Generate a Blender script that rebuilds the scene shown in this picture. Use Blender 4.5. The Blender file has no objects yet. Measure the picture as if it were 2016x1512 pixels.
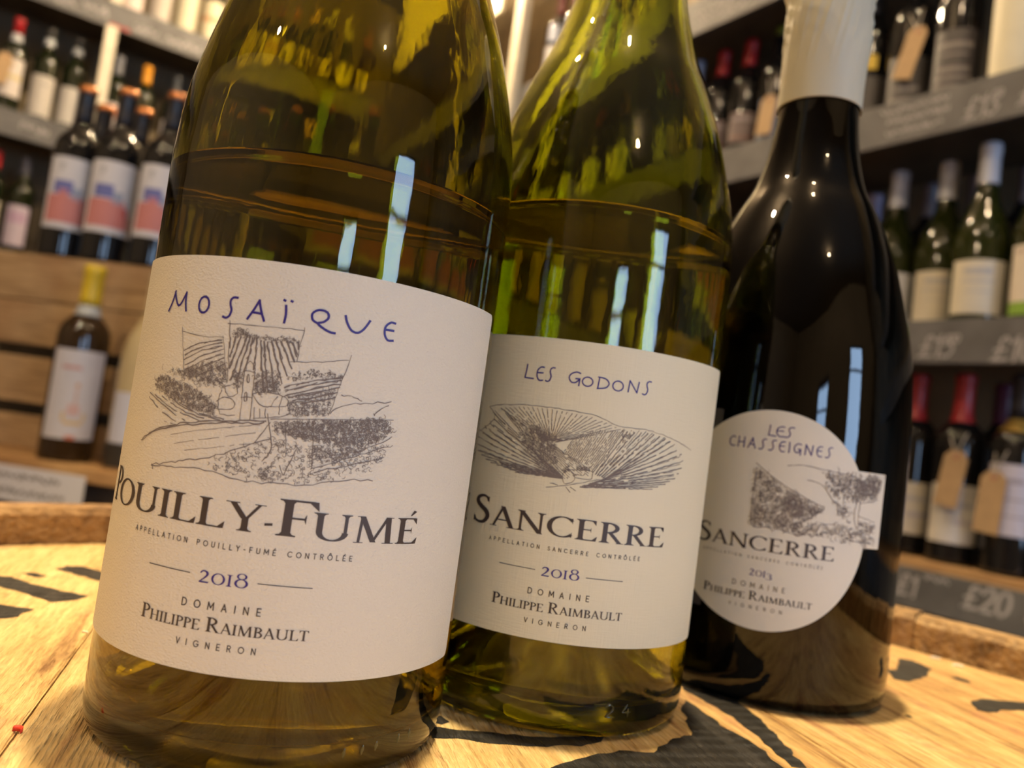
import bpy, bmesh, math, random
from math import sin, cos, pi, radians
from mathutils import Vector, Matrix, noise
random.seed(7)
scene = bpy.context.scene
COL = scene.collection

# ------------------------------------------------------------------ camera
FPX, PITCH, ROLL, CH = 1538.97, 0.059568, 0.136784, 0.075515
cd = bpy.data.cameras.new('camera'); cam = bpy.data.objects.new('camera', cd); COL.objects.link(cam)
cd.sensor_width = 36; cd.lens = FPX / 2016 * 36
cd.clip_start = 0.01; cd.clip_end = 50
cd.dof.use_dof = True; cd.dof.focus_distance = 0.173; cd.dof.aperture_fstop = cd.lens / 2.2; cd.dof.aperture_blades = 0
fw = Vector((0, cos(PITCH), sin(PITCH))); up0 = Vector((0, -sin(PITCH), cos(PITCH))); x0 = Vector((1, 0, 0))
rt = cos(ROLL) * x0 + sin(ROLL) * up0; up = -sin(ROLL) * x0 + cos(ROLL) * up0
m = Matrix.Identity(4)
for i in range(3):
    m[i][0] = rt[i]; m[i][1] = up[i]; m[i][2] = -fw[i]
m[2][3] = CH
cam.matrix_world = m
scene.camera = cam

# ------------------------------------------------------------------ colour management, world, lights
scene.view_settings.view_transform = 'Standard'; scene.view_settings.look = 'None'
scene.view_settings.gamma = 1; scene.view_settings.use_curve_mapping = False
scene.view_settings.exposure = 0.0
cy = scene.cycles
cy.use_denoising = True; cy.max_bounces = 16; cy.transmission_bounces = 14; cy.glossy_bounces = 6; cy.diffuse_bounces = 4
cy.caustics_reflective = False; cy.caustics_refractive = True; cy.blur_glossy = 0.6
cy.sample_clamp_indirect = 6.0
w = bpy.data.worlds.new('world'); scene.world = w; w.use_nodes = True
w.node_tree.nodes['Background'].inputs[0].default_value = (0.45, 0.67, 1.0, 1); w.node_tree.nodes['Background'].inputs[1].default_value = 12.0

AR = radians(55.5); NR = Vector((sin(AR), cos(AR), 0)); TR = Vector((NR.y, -NR.x, 0))      # right-hand wall
AL = radians(-34.5); NL = Vector((sin(AL), cos(AL), 0)); TL = Vector((NL.y, -NL.x, 0))     # left-hand (far) wall
AC = radians(8); NC = Vector((sin(AC), cos(AC), 0)); TC = Vector((NC.y, -NC.x, 0))         # crate in front of it
UP = Vector((0, 0, 1))
FLOOR, CEIL = -0.93, 1.95
def lamp(name, kind, loc, power, color, size=0.03, **k):
    d = bpy.data.lights.new(name, kind); o = bpy.data.objects.new(name, d); COL.objects.link(o)
    o.location = loc; d.energy = power; d.color = color
    if kind in ('POINT', 'SPOT'): d.shadow_soft_size = size
    for a, b in k.items(): setattr(d, a, b)
    return o
def aim(o, target):
    o.rotation_euler = (Vector(target) - o.location).to_track_quat('-Z', 'Y').to_euler()
WARM = (1.0, 0.74, 0.45)
LAMPS = [((0.05, -0.25, 1.85), 8), ((-0.95, 0.25, 1.70), 42), ((0.50, 0.30, 1.85), 30), ((-0.75, 1.75, 1.85), 34), ((-0.42, 2.30, 1.72), 75), ((-1.15, -0.45, 1.30), 14), ((0.6, -1.2, 1.85), 6)]  # ceiling lamps, plus an added cream-panel light and an added warm left fill
WINS_OPEN = [(-0.88, -0.46, 0.0, 0.72), (0.36, 0.92, -0.25, 1.10)]
for loc, p in LAMPS:
    lamp('ceiling_lamp', 'POINT', loc, p, WARM, 0.02)
s = lamp('barrel_spot', 'SPOT', (0.00, 0.30, 1.85), 235, (1.0, 0.78, 0.46), 0.03, spot_size=radians(70), spot_blend=0.5); aim(s, (0.02, 0.22, 0))
# daylight through the shop window behind the camera
WD = 2.2
def portal(s0, s1, z0, z1):
    c = -NL * (WD + 0.09) + TL * ((s0 + s1) / 2) + UP * ((z0 + z1) / 2)
    o = lamp('window_portal', 'AREA', c, 1, (1, 1, 1)); o.data.shape = 'RECTANGLE'; o.data.size = abs(s1 - s0); o.data.size_y = z1 - z0; o.data.cycles.is_portal = True
    zz = -NL; yy = UP; xx = yy.cross(zz); mm = Matrix.Identity(4)
    for i in range(3): mm[i][0] = xx[i]; mm[i][1] = yy[i]; mm[i][2] = zz[i]; mm[i][3] = c[i]
    o.matrix_world = mm
for a in WINS_OPEN: portal(*a)

# ------------------------------------------------------------------ helpers
def setp(o, label=None, cat=None, group=None, kind=None):
    if label: o['label'] = label
    if cat: o['category'] = cat
    if group: o['group'] = group
    if kind: o['kind'] = kind
    return o
def empty(name, loc=(0, 0, 0), rz=0.0, label=None, cat=None, group=None):
    o = bpy.data.objects.new(name, None); COL.objects.link(o); o.empty_display_size = 0.02
    o.location = loc; o.rotation_euler = (0, 0, rz)
    return setp(o, label, cat, group)
def mobj(name, verts, faces, mat, parent=None, smooth=True, loc=None):
    me = bpy.data.meshes.new(name); me.from_pydata([tuple(v) for v in verts], [], faces); me.update()
    if mat: me.materials.append(mat)
    if smooth: me.polygons.foreach_set('use_smooth', [True] * len(me.polygons))
    o = bpy.data.objects.new(name, me); COL.objects.link(o)
    if parent: o.parent = parent
    if loc is not None: o.location = loc
    return o
def link(name, me, parent=None, loc=None, rz=0.0):
    o = bpy.data.objects.new(name, me); COL.objects.link(o)
    if parent: o.parent = parent
    if loc is not None: o.location = loc
    o.rotation_euler = (0, 0, rz)
    return o
def spline(pts, n=6):
    out = []
    P = [pts[0]] + list(pts) + [pts[-1]]
    for i in range(1, len(P) - 2):
        a, b, c, d = P[i - 1], P[i], P[i + 1], P[i + 2]
        for k in range(n):
            t = k / n
            out.append(tuple(0.5 * (2 * b[j] + (c[j] - a[j]) * t + (2 * a[j] - 5 * b[j] + 4 * c[j] - d[j]) * t * t + (3 * b[j] - a[j] - 3 * c[j] + d[j]) * t ** 3) for j in range(len(b))))
    out.append(tuple(pts[-1]))
    return out
def lathe(prof, seg=48, closed=False):
    V, F = [], []
    n = len(prof); rings = []
    for (r, z) in prof:
        if r < 1e-6: rings.append([len(V)]); V.append((0, 0, z))
        else:
            rings.append(list(range(len(V), len(V) + seg)))
            V += [(r * cos(2 * pi * k / seg), r * sin(2 * pi * k / seg), z) for k in range(seg)]
    pr = list(zip(rings[:-1], rings[1:])) + ([(rings[-1], rings[0])] if closed else [])
    for a, b in pr:
        for k in range(seg):
            k2 = (k + 1) % seg
            if len(a) == 1 and len(b) == 1: continue
            if len(a) == 1: F.append((a[0], b[k2], b[k]))
            elif len(b) == 1: F.append((a[k], a[k2], b[0]))
            else: F.append((a[k], a[k2], b[k2], b[k]))
    return V, F
def boxm(x0, x1, y0, y1, z0, z1, bev=0.0, jit=0.0):
    bm = bmesh.new()
    g = [bm.verts.new((x, y, z)) for x in (x0, x1) for y in (y0, y1) for z in (z0, z1)]
    for f in ((0, 1, 3, 2), (4, 6, 7, 5), (0, 4, 5, 1), (2, 3, 7, 6), (0, 2, 6, 4), (1, 5, 7, 3)): bm.faces.new([g[i] for i in f])
    if jit:
        for v in bm.verts: v.co += Vector([random.uniform(-jit, jit) for _ in range(3)])
    if bev: bmesh.ops.bevel(bm, geom=bm.edges[:], offset=bev, segments=2, affect='EDGES', profile=0.6)
    bmesh.ops.recalc_face_normals(bm, faces=bm.faces[:])
    V = [v.co.copy() for v in bm.verts]; bm.verts.index_update()
    F = [[v.index for v in f.verts] for f in bm.faces]; bm.free()
    return V, F
def xf(V, o, ex, ey, ez):
    o = Vector(o)
    return [o + ex * v[0] + ey * v[1] + ez * v[2] for v in V]

# ------------------------------------------------------------------ materials
def nodemat(name):
    mt = bpy.data.materials.new(name); mt.use_nodes = True
    nt = mt.node_tree; return mt, nt, nt.nodes['Principled BSDF']
def pm(name, col, rough=0.5, metal=0.0, bump=0.0, bscale=200.0, var=0.0, vscale=20.0, spec=0.5, coat=0.0, stretch=(1, 1, 1), col2=None, emit=None):
    mt, nt, b = nodemat(name); N = nt.nodes; L = nt.links
    b.inputs['Base Color'].default_value = (*col, 1); b.inputs['Roughness'].default_value = rough
    b.inputs['Metallic'].default_value = metal; b.inputs['Specular IOR Level'].default_value = spec
    b.inputs['Coat Weight'].default_value = coat; b.inputs['Coat Roughness'].default_value = 0.05
    tc = N.new('ShaderNodeTexCoord'); mp = N.new('ShaderNodeMapping'); L.new(tc.outputs['Object'], mp.inputs[0]); mp.inputs['Scale'].default_value = stretch
    nz = N.new('ShaderNodeTexNoise'); nz.inputs['Scale'].default_value = vscale; nz.inputs['Detail'].default_value = 5; L.new(mp.outputs[0], nz.inputs['Vector'])
    c2 = col2 or tuple(c * (1 - var) for c in col)
    rp = N.new('ShaderNodeValToRGB'); rp.color_ramp.elements[0].position = 0.35; rp.color_ramp.elements[1].position = 0.65
    rp.color_ramp.elements[0].color = (*c2, 1); rp.color_ramp.elements[1].color = (*col, 1)
    L.new(nz.outputs['Fac'], rp.inputs[0]); L.new(rp.outputs[0], b.inputs['Base Color'])
    if bump:
        n2 = N.new('ShaderNodeTexNoise'); n2.inputs['Scale'].default_value = bscale; n2.inputs['Detail'].default_value = 3; L.new(mp.outputs[0], n2.inputs['Vector'])
        bp = N.new('ShaderNodeBump'); bp.inputs['Strength'].default_value = bump; bp.inputs['Distance'].default_value = 0.0004
        L.new(n2.outputs['Fac'], bp.inputs['Height']); L.new(bp.outputs[0], b.inputs['Normal'])
    return mt
def glassmat(name, col, ior=1.5, rough=0.0, bump=0.0):
    """clear dielectric: colour filters what passes through, reflections stay neutral"""
    mt = bpy.data.materials.new(name); mt.use_nodes = True; nt = mt.node_tree; N = nt.nodes; L = nt.links
    for n in list(N): N.remove(n)
    g = N.new('ShaderNodeBsdfRefraction'); g.inputs['Color'].default_value = (*col, 1); g.inputs['IOR'].default_value = ior; g.inputs['Roughness'].default_value = rough
    r = N.new('ShaderNodeBsdfGlossy'); r.inputs['Roughness'].default_value = rough; r.inputs['Color'].default_value = (1, 1, 1, 1)
    f = N.new('ShaderNodeFresnel'); f.inputs['IOR'].default_value = ior; mx = N.new('ShaderNodeMixShader')
    L.new(f.outputs[0], mx.inputs[0]); L.new(g.outputs[0], mx.inputs[1]); L.new(r.outputs[0], mx.inputs[2])
    o = N.new('ShaderNodeOutputMaterial'); L.new(mx.outputs[0], o.inputs[0])
    if bump:
        tc = N.new('ShaderNodeTexCoord'); mp = N.new('ShaderNodeMapping'); mp.inputs['Scale'].default_value = (1, 1, 0.35); L.new(tc.outputs['Object'], mp.inputs[0])
        nz = N.new('ShaderNodeTexNoise'); nz.inputs['Scale'].default_value = 110; nz.inputs['Detail'].default_value = 3; L.new(mp.outputs[0], nz.inputs['Vector'])
        bp = N.new('ShaderNodeBump'); bp.inputs['Strength'].default_value = bump; bp.inputs['Distance'].default_value = 0.001
        L.new(nz.outputs['Fac'], bp.inputs['Height'])
        for k in (g, r, f): L.new(bp.outputs[0], k.inputs['Normal'])
    return mt
def woodmat(name, c_light, c_mid, c_dark, axis=(0.95, 0.30), across=90.0, along=7.0, rough=0.62, bump=0.35, saw=0.25, worn=0.0, dist=0.0012, stain=None):
    """grain runs across 'axis' (xy unit vector pointing across the boards), in world space via Object coords"""
    mt, nt, b = nodemat(name); N = nt.nodes; L = nt.links
    tc = N.new('ShaderNodeTexCoord'); oi = N.new('ShaderNodeObjectInfo')
    mp = N.new('ShaderNodeMapping'); L.new(tc.outputs['Object'], mp.inputs[0]); mp.inputs['Rotation'].default_value = (0, 0, -math.atan2(axis[1], axis[0]))
    ad = N.new('ShaderNodeVectorMath'); ad.operation = 'ADD'; L.new(mp.outputs[0], ad.inputs[0])
    cm = N.new('ShaderNodeCombineXYZ'); ml = N.new('ShaderNodeMath'); ml.operation = 'MULTIPLY'; ml.inputs[1].default_value = 9.0; L.new(oi.outputs['Random'], ml.inputs[0]); L.new(ml.outputs[0], cm.inputs[1]); L.new(cm.outputs[0], ad.inputs[1])
    m2 = N.new('ShaderNodeMapping'); m2.inputs['Scale'].default_value = (across, along, across); L.new(ad.outputs[0], m2.inputs[0])
    n1 = N.new('ShaderNodeTexNoise'); n1.inputs['Scale'].default_value = 1.0; n1.inputs['Detail'].default_value = 8; n1.inputs['Roughness'].default_value = 0.65; n1.inputs['Distortion'].default_value = 0.6; L.new(m2.outputs[0], n1.inputs['Vector'])
    m3 = N.new('ShaderNodeMapping'); m3.inputs['Scale'].default_value = (across * 6, along * 5, across * 6); L.new(ad.outputs[0], m3.inputs[0])
    n2 = N.new('ShaderNodeTexNoise'); n2.inputs['Scale'].default_value = 1.0; n2.inputs['Detail'].default_value = 4; L.new(m3.outputs[0], n2.inputs['Vector'])
    n3 = N.new('ShaderNodeTexNoise'); n3.inputs['Scale'].default_value = 9.0; n3.inputs['Detail'].default_value = 4; L.new(ad.outputs[0], n3.inputs['Vector'])
    rp = N.new('ShaderNodeValToRGB'); e = rp.color_ramp.elements; e[0].position = 0.30; e[0].color = (*c_dark, 1); e[1].position = 0.66; e[1].color = (*c_light, 1)
    e2 = e.new(0.46); e2.color = (*c_mid, 1)
    L.new(n1.outputs['Fac'], rp.inputs[0])
    mx = N.new('ShaderNodeMix'); mx.data_type = 'RGBA'; mx.blend_type = 'MULTIPLY'; mx.inputs[0].default_value = 0.55
    r2 = N.new('ShaderNodeValToRGB'); r2.color_ramp.elements[0].position = 0.35; r2.color_ramp.elements[0].color = (0.55, 0.50, 0.45, 1); r2.color_ramp.elements[1].position = 0.6
    L.new(n2.outputs['Fac'], r2.inputs[0]); L.new(rp.outputs[0], mx.inputs[6]); L.new(r2.outputs[0], mx.inputs[7])
    mx2 = N.new('ShaderNodeMix'); mx2.data_type = 'RGBA'; mx2.blend_type = 'MULTIPLY'; mx2.inputs[0].default_value = 0.6
    r3 = N.new('ShaderNodeValToRGB'); r3.color_ramp.elements[0].position = 0.36; r3.color_ramp.elements[0].color = (0.72, 0.58, 0.50, 1); r3.color_ramp.elements[1].position = 0.56
    L.new(n3.outputs['Fac'], r3.inputs[0]); L.new(mx.outputs[2], mx2.inputs[6]); L.new(r3.outputs[0], mx2.inputs[7])
    last = mx2
    if stain:
        for k_, (sc_, lo, hi, cl) in enumerate(((22.0, .56, .70, (0.42, 0.16, 0.10)), (40.0, .60, .72, (0.20, 0.10, 0.05)))):
            m4 = N.new('ShaderNodeMapping'); m4.inputs['Scale'].default_value = (2.2, 1, 1); m4.inputs['Location'].default_value = (k_ * 3.1 + stain, 1.7, 0); L.new(ad.outputs[0], m4.inputs[0])
            n4 = N.new('ShaderNodeTexNoise'); n4.inputs['Scale'].default_value = sc_; n4.inputs['Detail'].default_value = 7; n4.inputs['Roughness'].default_value = 0.7; L.new(m4.outputs[0], n4.inputs['Vector'])
            r4 = N.new('ShaderNodeMapRange'); r4.inputs[1].default_value = lo; r4.inputs[2].default_value = hi; r4.inputs[4].default_value = 0.6; L.new(n4.outputs['Fac'], r4.inputs[0])
            m5 = N.new('ShaderNodeMix'); m5.data_type = 'RGBA'; L.new(r4.outputs[0], m5.inputs[0]); L.new(last.outputs[2], m5.inputs[6]); m5.inputs[7].default_value = (*cl, 1); last = m5
    L.new(last.outputs[2], b.inputs['Base Color'])
    b.inputs['Roughness'].default_value = rough; b.inputs['Specular IOR Level'].default_value = 0.35
    # relief: grain plus faint saw marks
    wv = N.new('ShaderNodeTexWave'); wv.bands_direction = 'Y'; wv.inputs['Scale'].default_value = 60; wv.inputs['Distortion'].default_value = 3.0; wv.inputs['Detail'].default_value = 2; L.new(ad.outputs[0], wv.inputs['Vector'])
    sm = N.new('ShaderNodeMath'); sm.operation = 'MULTIPLY_ADD'; sm.inputs[1].default_value = saw; L.new(wv.outputs['Fac'], sm.inputs[0]); L.new(n2.outputs['Fac'], sm.inputs[2])
    bp = N.new('ShaderNodeBump'); bp.inputs['Strength'].default_value = bump; bp.inputs['Distance'].default_value = dist
    L.new(sm.outputs[0], bp.inputs['Height']); L.new(bp.outputs[0], b.inputs['Normal'])
    return mt
def papermat(name, col, kind='rough'):
    mt, nt, b = nodemat(name); N = nt.nodes; L = nt.links
    b.inputs['Base Color'].default_value = (*col, 1); b.inputs['Roughness'].default_value = 0.55; b.inputs['Specular IOR Level'].default_value = 0.35
    tc = N.new('ShaderNodeTexCoord'); bp = N.new('ShaderNodeBump')
    if kind == 'rough':
        n1 = N.new('ShaderNodeTexNoise'); n1.inputs['Scale'].default_value = 1500; n1.inputs['Detail'].default_value = 3; L.new(tc.outputs['Object'], n1.inputs['Vector'])
        mp = N.new('ShaderNodeMapping'); mp.inputs['Scale'].default_value = (1, 1, 1.6); L.new(tc.outputs['Object'], mp.inputs[0]); L.new(mp.outputs[0], n1.inputs['Vector'])
        L.new(n1.outputs['Fac'], bp.inputs['Height']); bp.inputs['Strength'].default_value = 0.9; bp.inputs['Distance'].default_value = 0.0003
    elif kind == 'linen':
        outs = []
        for sc in ((2200, 2200, 160), (260, 260, 2600)):
            mp = N.new('ShaderNodeMapping'); mp.inputs['Scale'].default_value = sc; L.new(tc.outputs['Object'], mp.inputs[0])
            n1 = N.new('ShaderNodeTexNoise'); n1.inputs['Scale'].default_value = 1.0; n1.inputs['Detail'].default_value = 2; L.new(mp.outputs[0], n1.inputs['Vector']); outs.append(n1)
        a = N.new('ShaderNodeMath'); a.operation = 'ADD'; L.new(outs[0].outputs['Fac'], a.inputs[0]); L.new(outs[1].outputs['Fac'], a.inputs[1])
        L.new(a.outputs[0], bp.inputs['Height']); bp.inputs['Strength'].default_value = 0.5; bp.inputs['Distance'].default_value = 0.00014
    else:
        n1 = N.new('ShaderNodeTexNoise'); n1.inputs['Scale'].default_value = 900; L.new(tc.outputs['Object'], n1.inputs['Vector'])
        L.new(n1.outputs['Fac'], bp.inputs['Height']); bp.inputs['Strength'].default_value = 0.15; bp.inputs['Distance'].default_value = 0.0001
    L.new(bp.outputs[0], b.inputs['Normal'])
    return mt
M = {}
M['green_glass'] = glassmat('green_glass', (0.66, 0.63, 0.13), 1.5, 0.0, 0.10)
M['green_glass2'] = glassmat('green_glass_two', (0.72, 0.74, 0.21), 1.5, 0.0, 0.10)
M['dark_glass'] = glassmat('dark_glass', (0.07, 0.05, 0.03), 1.5, 0.0, 0.04)
M['white_wine'] = glassmat('white_wine', (0.97, 0.90, 0.55), 1.345)
M['red_wine'] = glassmat('red_wine', (0.25, 0.03, 0.02), 1.345)
M['paper1'] = papermat('label_paper_rough', (0.68, 0.69, 0.63), 'rough')
M['paper2'] = papermat('label_paper_linen', (0.71, 0.71, 0.56), 'linen')
M['paper3'] = papermat('label_paper_smooth', (0.70, 0.71, 0.64), 'smooth')
M['ink'] = pm('ink_dark', (0.045, 0.036, 0.036), 0.5)
M['ink_grey'] = pm('ink_grey', (0.10, 0.09, 0.09), 0.6)
M['ink_sketch'] = pm('ink_sketch', (0.17, 0.15, 0.145), 0.7)
M['ink_blue'] = pm('ink_blue', (0.03, 0.02, 0.22), 0.5)
M['cream_foil'] = pm('cream_foil', (0.62, 0.60, 0.47), 0.42, bump=0.25, bscale=260, spec=0.4)
M['cork'] = pm('cork', (0.45, 0.29, 0.15), 0.8, var=0.4, vscale=300, bump=0.4)
M['backing_grey'] = pm('backing_grey', (0.055, 0.058, 0.065), 0.45)
M['head_wood'] = woodmat('barrel_head_wood', (0.86, 0.64, 0.30), (0.70, 0.47, 0.19), (0.32, 0.17, 0.065), across=150, along=16, bump=1.0, saw=0.10, dist=0.0025, stain=0.4)
M['stave_wood'] = woodmat('barrel_stave_wood', (0.46, 0.31, 0.15), (0.32, 0.20, 0.09), (0.09, 0.055, 0.025), across=60, along=60, bump=0.9, dist=0.002, rough=0.7)
M['char'] = woodmat('barrel_stencil_ink', (0.050, 0.048, 0.044), (0.026, 0.026, 0.025), (0.012, 0.012, 0.012), across=300, along=40, rough=0.5, bump=0.9, saw=0.3, dist=0.0018)
M['iron'] = pm('galvanised_iron', (0.20, 0.19, 0.18), 0.45, 0.8, var=0.4, vscale=30)
M['crate_wood'] = woodmat('crate_wood', (0.52, 0.36, 0.19), (0.42, 0.28, 0.14), (0.25, 0.155, 0.075), axis=(0, 1), across=45, along=4, rough=0.7)
M['board_wood'] = woodmat('ledge_wood', (0.58, 0.37, 0.17), (0.45, 0.27, 0.12), (0.28, 0.15, 0.07), axis=(0, 1), across=60, along=4, rough=0.6)
M['shelf_dark'] = pm('shelf_stain', (0.13, 0.105, 0.072), 0.6, var=0.4, vscale=12)
M['back_dark'] = pm('shelf_back_stain', (0.22, 0.17, 0.10), 0.7, var=0.4, vscale=6)
M['slate'] = pm('chalkboard', (0.085, 0.085, 0.088), 0.6, var=0.35, vscale=18, col2=(0.13, 0.13, 0.135))
M['chalk'] = pm('chalk', (0.38, 0.37, 0.38), 0.9)
M['cream_post'] = pm('cream_paint', (0.72, 0.66, 0.52), 0.5, var=0.15)
M['wall'] = pm('wall_plaster', (0.42, 0.37, 0.30), 0.8, var=0.1, vscale=3)
M['ceil'] = pm('ceiling_paint', (0.30, 0.26, 0.21), 0.8, var=0.05)
M['floor'] = pm('floor_boards', (0.16, 0.09, 0.05), 0.5, var=0.4, vscale=3)
M['kraft'] = pm('kraft_card', (0.46, 0.31, 0.16), 0.75, var=0.12, vscale=60)
M['string'] = pm('string', (0.42, 0.38, 0.32), 0.8)
M['card'] = pm('white_card', (0.62, 0.62, 0.68), 0.6)
_c = {}
def flat(col, rough=0.45, metal=0.0, coat=0.0, nm='paint'):
    k = (col, rough, metal, coat)
    if k not in _c: _c[k] = pm('%s_%d' % (nm, len(_c)), col, rough, metal, coat=coat, var=0.06, vscale=40)
    return _c[k]

# ------------------------------------------------------------------ the room
def wall_slab(name, n, d, t, s0, s1, z0, z1, mat, th=0.08):
    V, F = boxm(s0, s1, 0, th, z0, z1)
    o = mobj(name, xf(V, n * d, t, n, UP), F, mat, smooth=False); return setp(o, kind='structure')
DR, DL, DB, DS = 1.56, 3.36, 2.2, 2.4         # distances of the four walls
wall_slab('wall_right', NR, DR, TR, -DL - .1, DB + .1, FLOOR, CEIL, M['back_dark'])
wall_slab('wall_left', NL, DL, TL, -DS - .1, DR + .1, FLOOR, CEIL, M['back_dark'])
wall_slab('wall_rear', -NR, DS, -TR, -DB - .1, DL + .1, FLOOR, CEIL, M['wall'])
# window wall (behind the camera): built round the openings
fn = -NL; ft = TL
ops = WINS_OPEN
edges = [-DS - .1] + [e for o in ops for e in o[:2]] + [DR + .1]
V, F = [], []
def addbox(V, F, *a, **k):
    v, f = boxm(*a, **k); b0 = len(V); V += v; F += [[i + b0 for i in q] for q in f]
for a, b in zip(edges[0::2], edges[1::2]): addbox(V, F, a, b, 0, .1, FLOOR, CEIL)
for a, b, wz0, wz1 in ops: addbox(V, F, a, b, 0, .1, FLOOR, wz0); addbox(V, F, a, b, 0, .1, wz1, CEIL)
setp(mobj('wall_front', xf(V, fn * DB, ft, fn, UP), F, M['wall'], smooth=False), kind='structure')
M['frame'] = pm('window_frame_paint', (0.12, 0.11, 0.10), 0.4)
for i, (a, b, wz0, wz1) in enumerate(ops):
    wn = empty('window_%d' % (i + 1), fn * DB); setp(wn, kind='structure')
    V, F = [], []
    zm = wz0 + (wz1 - wz0) * .72
    for q in ((a, a + .02, wz0, wz1), (b - .02, b, wz0, wz1), (a, b, wz0, wz0 + .03), (a, b, wz1 - .03, wz1), (a, b, zm, zm + .02)): addbox(V, F, q[0], q[1], .02, .07, q[2], q[3])
    mobj('window_frame', xf(V, (0, 0, 0), ft, fn, UP), F, M['frame'], wn, smooth=False)
for nm, z0, z1, mt in (('floor', FLOOR - .06, FLOOR, 'floor'), ('ceiling', CEIL, CEIL + .06, 'ceil')):
    V, F = boxm(-DS - .1, DR + .1, -DB - .1, DL + .1, z0, z1)
    setp(mobj(nm, xf(V, (0, 0, 0), NR, NL, UP), F, M[mt], smooth=False), kind='structure')

# ------------------------------------------------------------------ the barrel
BC = Vector((0.020, 0.165, 0)); BR = 0.274
barrel = empty('barrel', (BC.x, BC.y, FLOOR), 0, 'upturned oak barrel with black stencilled ink on its pale head, used as the table', 'barrel')
PD = Vector((-0.30, 0.954, 0)); PN = Vector((0.954, 0.30, 0))
off0 = BC.dot(PN)
seams = [off0 - BR, -0.132, -0.0375, 0.162, 0.237, off0 + BR]
toB = Vector((-BC.x, -BC.y, -FLOOR))
for a, b in zip(seams[:-1], seams[1:]):
    pts = []
    g = 0.00022; R2 = BR - 0.0005
    a1, b1 = max(a + g - off0, -R2), min(b - g - off0, R2)
    n = 24
    for k in range(n + 1):
        u = a1 + (b1 - a1) * k / n; pts.append((u, math.sqrt(max(R2 * R2 - u * u, 0))))
    for k in range(n, -1, -1):
        u = a1 + (b1 - a1) * k / n; pts.append((u, -math.sqrt(max(R2 * R2 - u * u, 0))))
    q = [pts[0]]
    for p in pts[1:]:
        if (Vector(p) - Vector(q[-1])).length > 1e-5: q.append(p)
    if (Vector(q[0]) - Vector(q[-1])).length < 1e-5: q.pop()
    bm = bmesh.new(); vs = [bm.verts.new(BC + PN * u + PD * v + toB) for u, v in q]
    f = bm.faces.new(vs); r = bmesh.ops.extrude_face_region(bm, geom=[f])
    for e in r['geom']:
        if isinstance(e, bmesh.types.BMVert): e.co.z -= 0.022
    bmesh.ops.recalc_face_normals(bm, faces=bm.faces[:])
    te = [e for e in bm.edges if all(abs(v.co.z - toB.z) < 1e-6 for v in e.verts)]
    bmesh.ops.bevel(bm, geom=te, offset=0.0004, segments=2, affect='EDGES')
    me = bpy.data.meshes.new('head_board'); bm.to_mesh(me); bm.free(); me.materials.append(M['head_wood'])
    o = link('head_board', me, barrel)
# staves: the tops stand proud of the head as a rim
NS = 26
TOPZ = 0.0165; BODY = -FLOOR
def stave_r(z):      # outer radius at height z (0..1 of the barrel height)
    t = z / (BODY + TOPZ); return 0.292 + 0.062 * (1 - (2 * t - 1) ** 2)
def stave_mesh(k):
    a0 = 2 * pi * k / NS; da = 2 * pi / NS * 0.4965
    jt = random.uniform(-.0012, .0012)
    zs = [0, .1, .2, .32, .45, .58, .7, .8, .88, BODY - .03, BODY - .0002, BODY + TOPZ + jt - .003, BODY + TOPZ + jt]
    V, F = [], []
    nA = 5
    for i, z in enumerate(zs):
        ro = stave_r(z); ri = ro - 0.020
        if z >= BODY - .04: ri = BR + 0.0003
        if i == len(zs) - 1: ro -= .003; ri += .002
        for r in (ri, ro):
            for j in range(nA):
                a = a0 + da * (2 * j / (nA - 1) - 1); V.append((r * cos(a), r * sin(a), z))
    st = 2 * nA
    for i in range(len(zs) - 1):
        b0 = i * st; b1 = b0 + st
        for j in range(nA - 1):
            F.append((b0 + j, b1 + j, b1 + j + 1, b0 + j + 1)); F.append((b0 + nA + j, b0 + nA + j + 1, b1 + nA + j + 1, b1 + nA + j))
        F.append((b0, b0 + nA, b1 + nA, b1)); F.append((b0 + nA - 1, b1 + nA - 1, b1 + 2 * nA - 1, b0 + 2 * nA - 1))
    for j in range(nA - 1):
        F.append((j, j + 1, nA + j + 1, nA + j)); e = (len(zs) - 1) * st; F.append((e + j, e + nA + j, e + nA + j + 1, e + j + 1))
    return V, F
for k in range(NS):
    V, F = stave_mesh(k); mobj('stave', V, F, M['stave_wood'], barrel, smooth=False)
for z0, z1 in ((.03, .075), (.20, .24), (.70, .74), (.865, .905)):
    pr = [(stave_r(z0) + .0004, z0), (stave_r(z0) + .0024, z0), (stave_r(z1) + .0024, z1), (stave_r(z1) + .0004, z1)]
    V, F = lathe(pr, 72, True); mobj('hoop', V, F, M['iron'], barrel, smooth=False)
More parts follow.
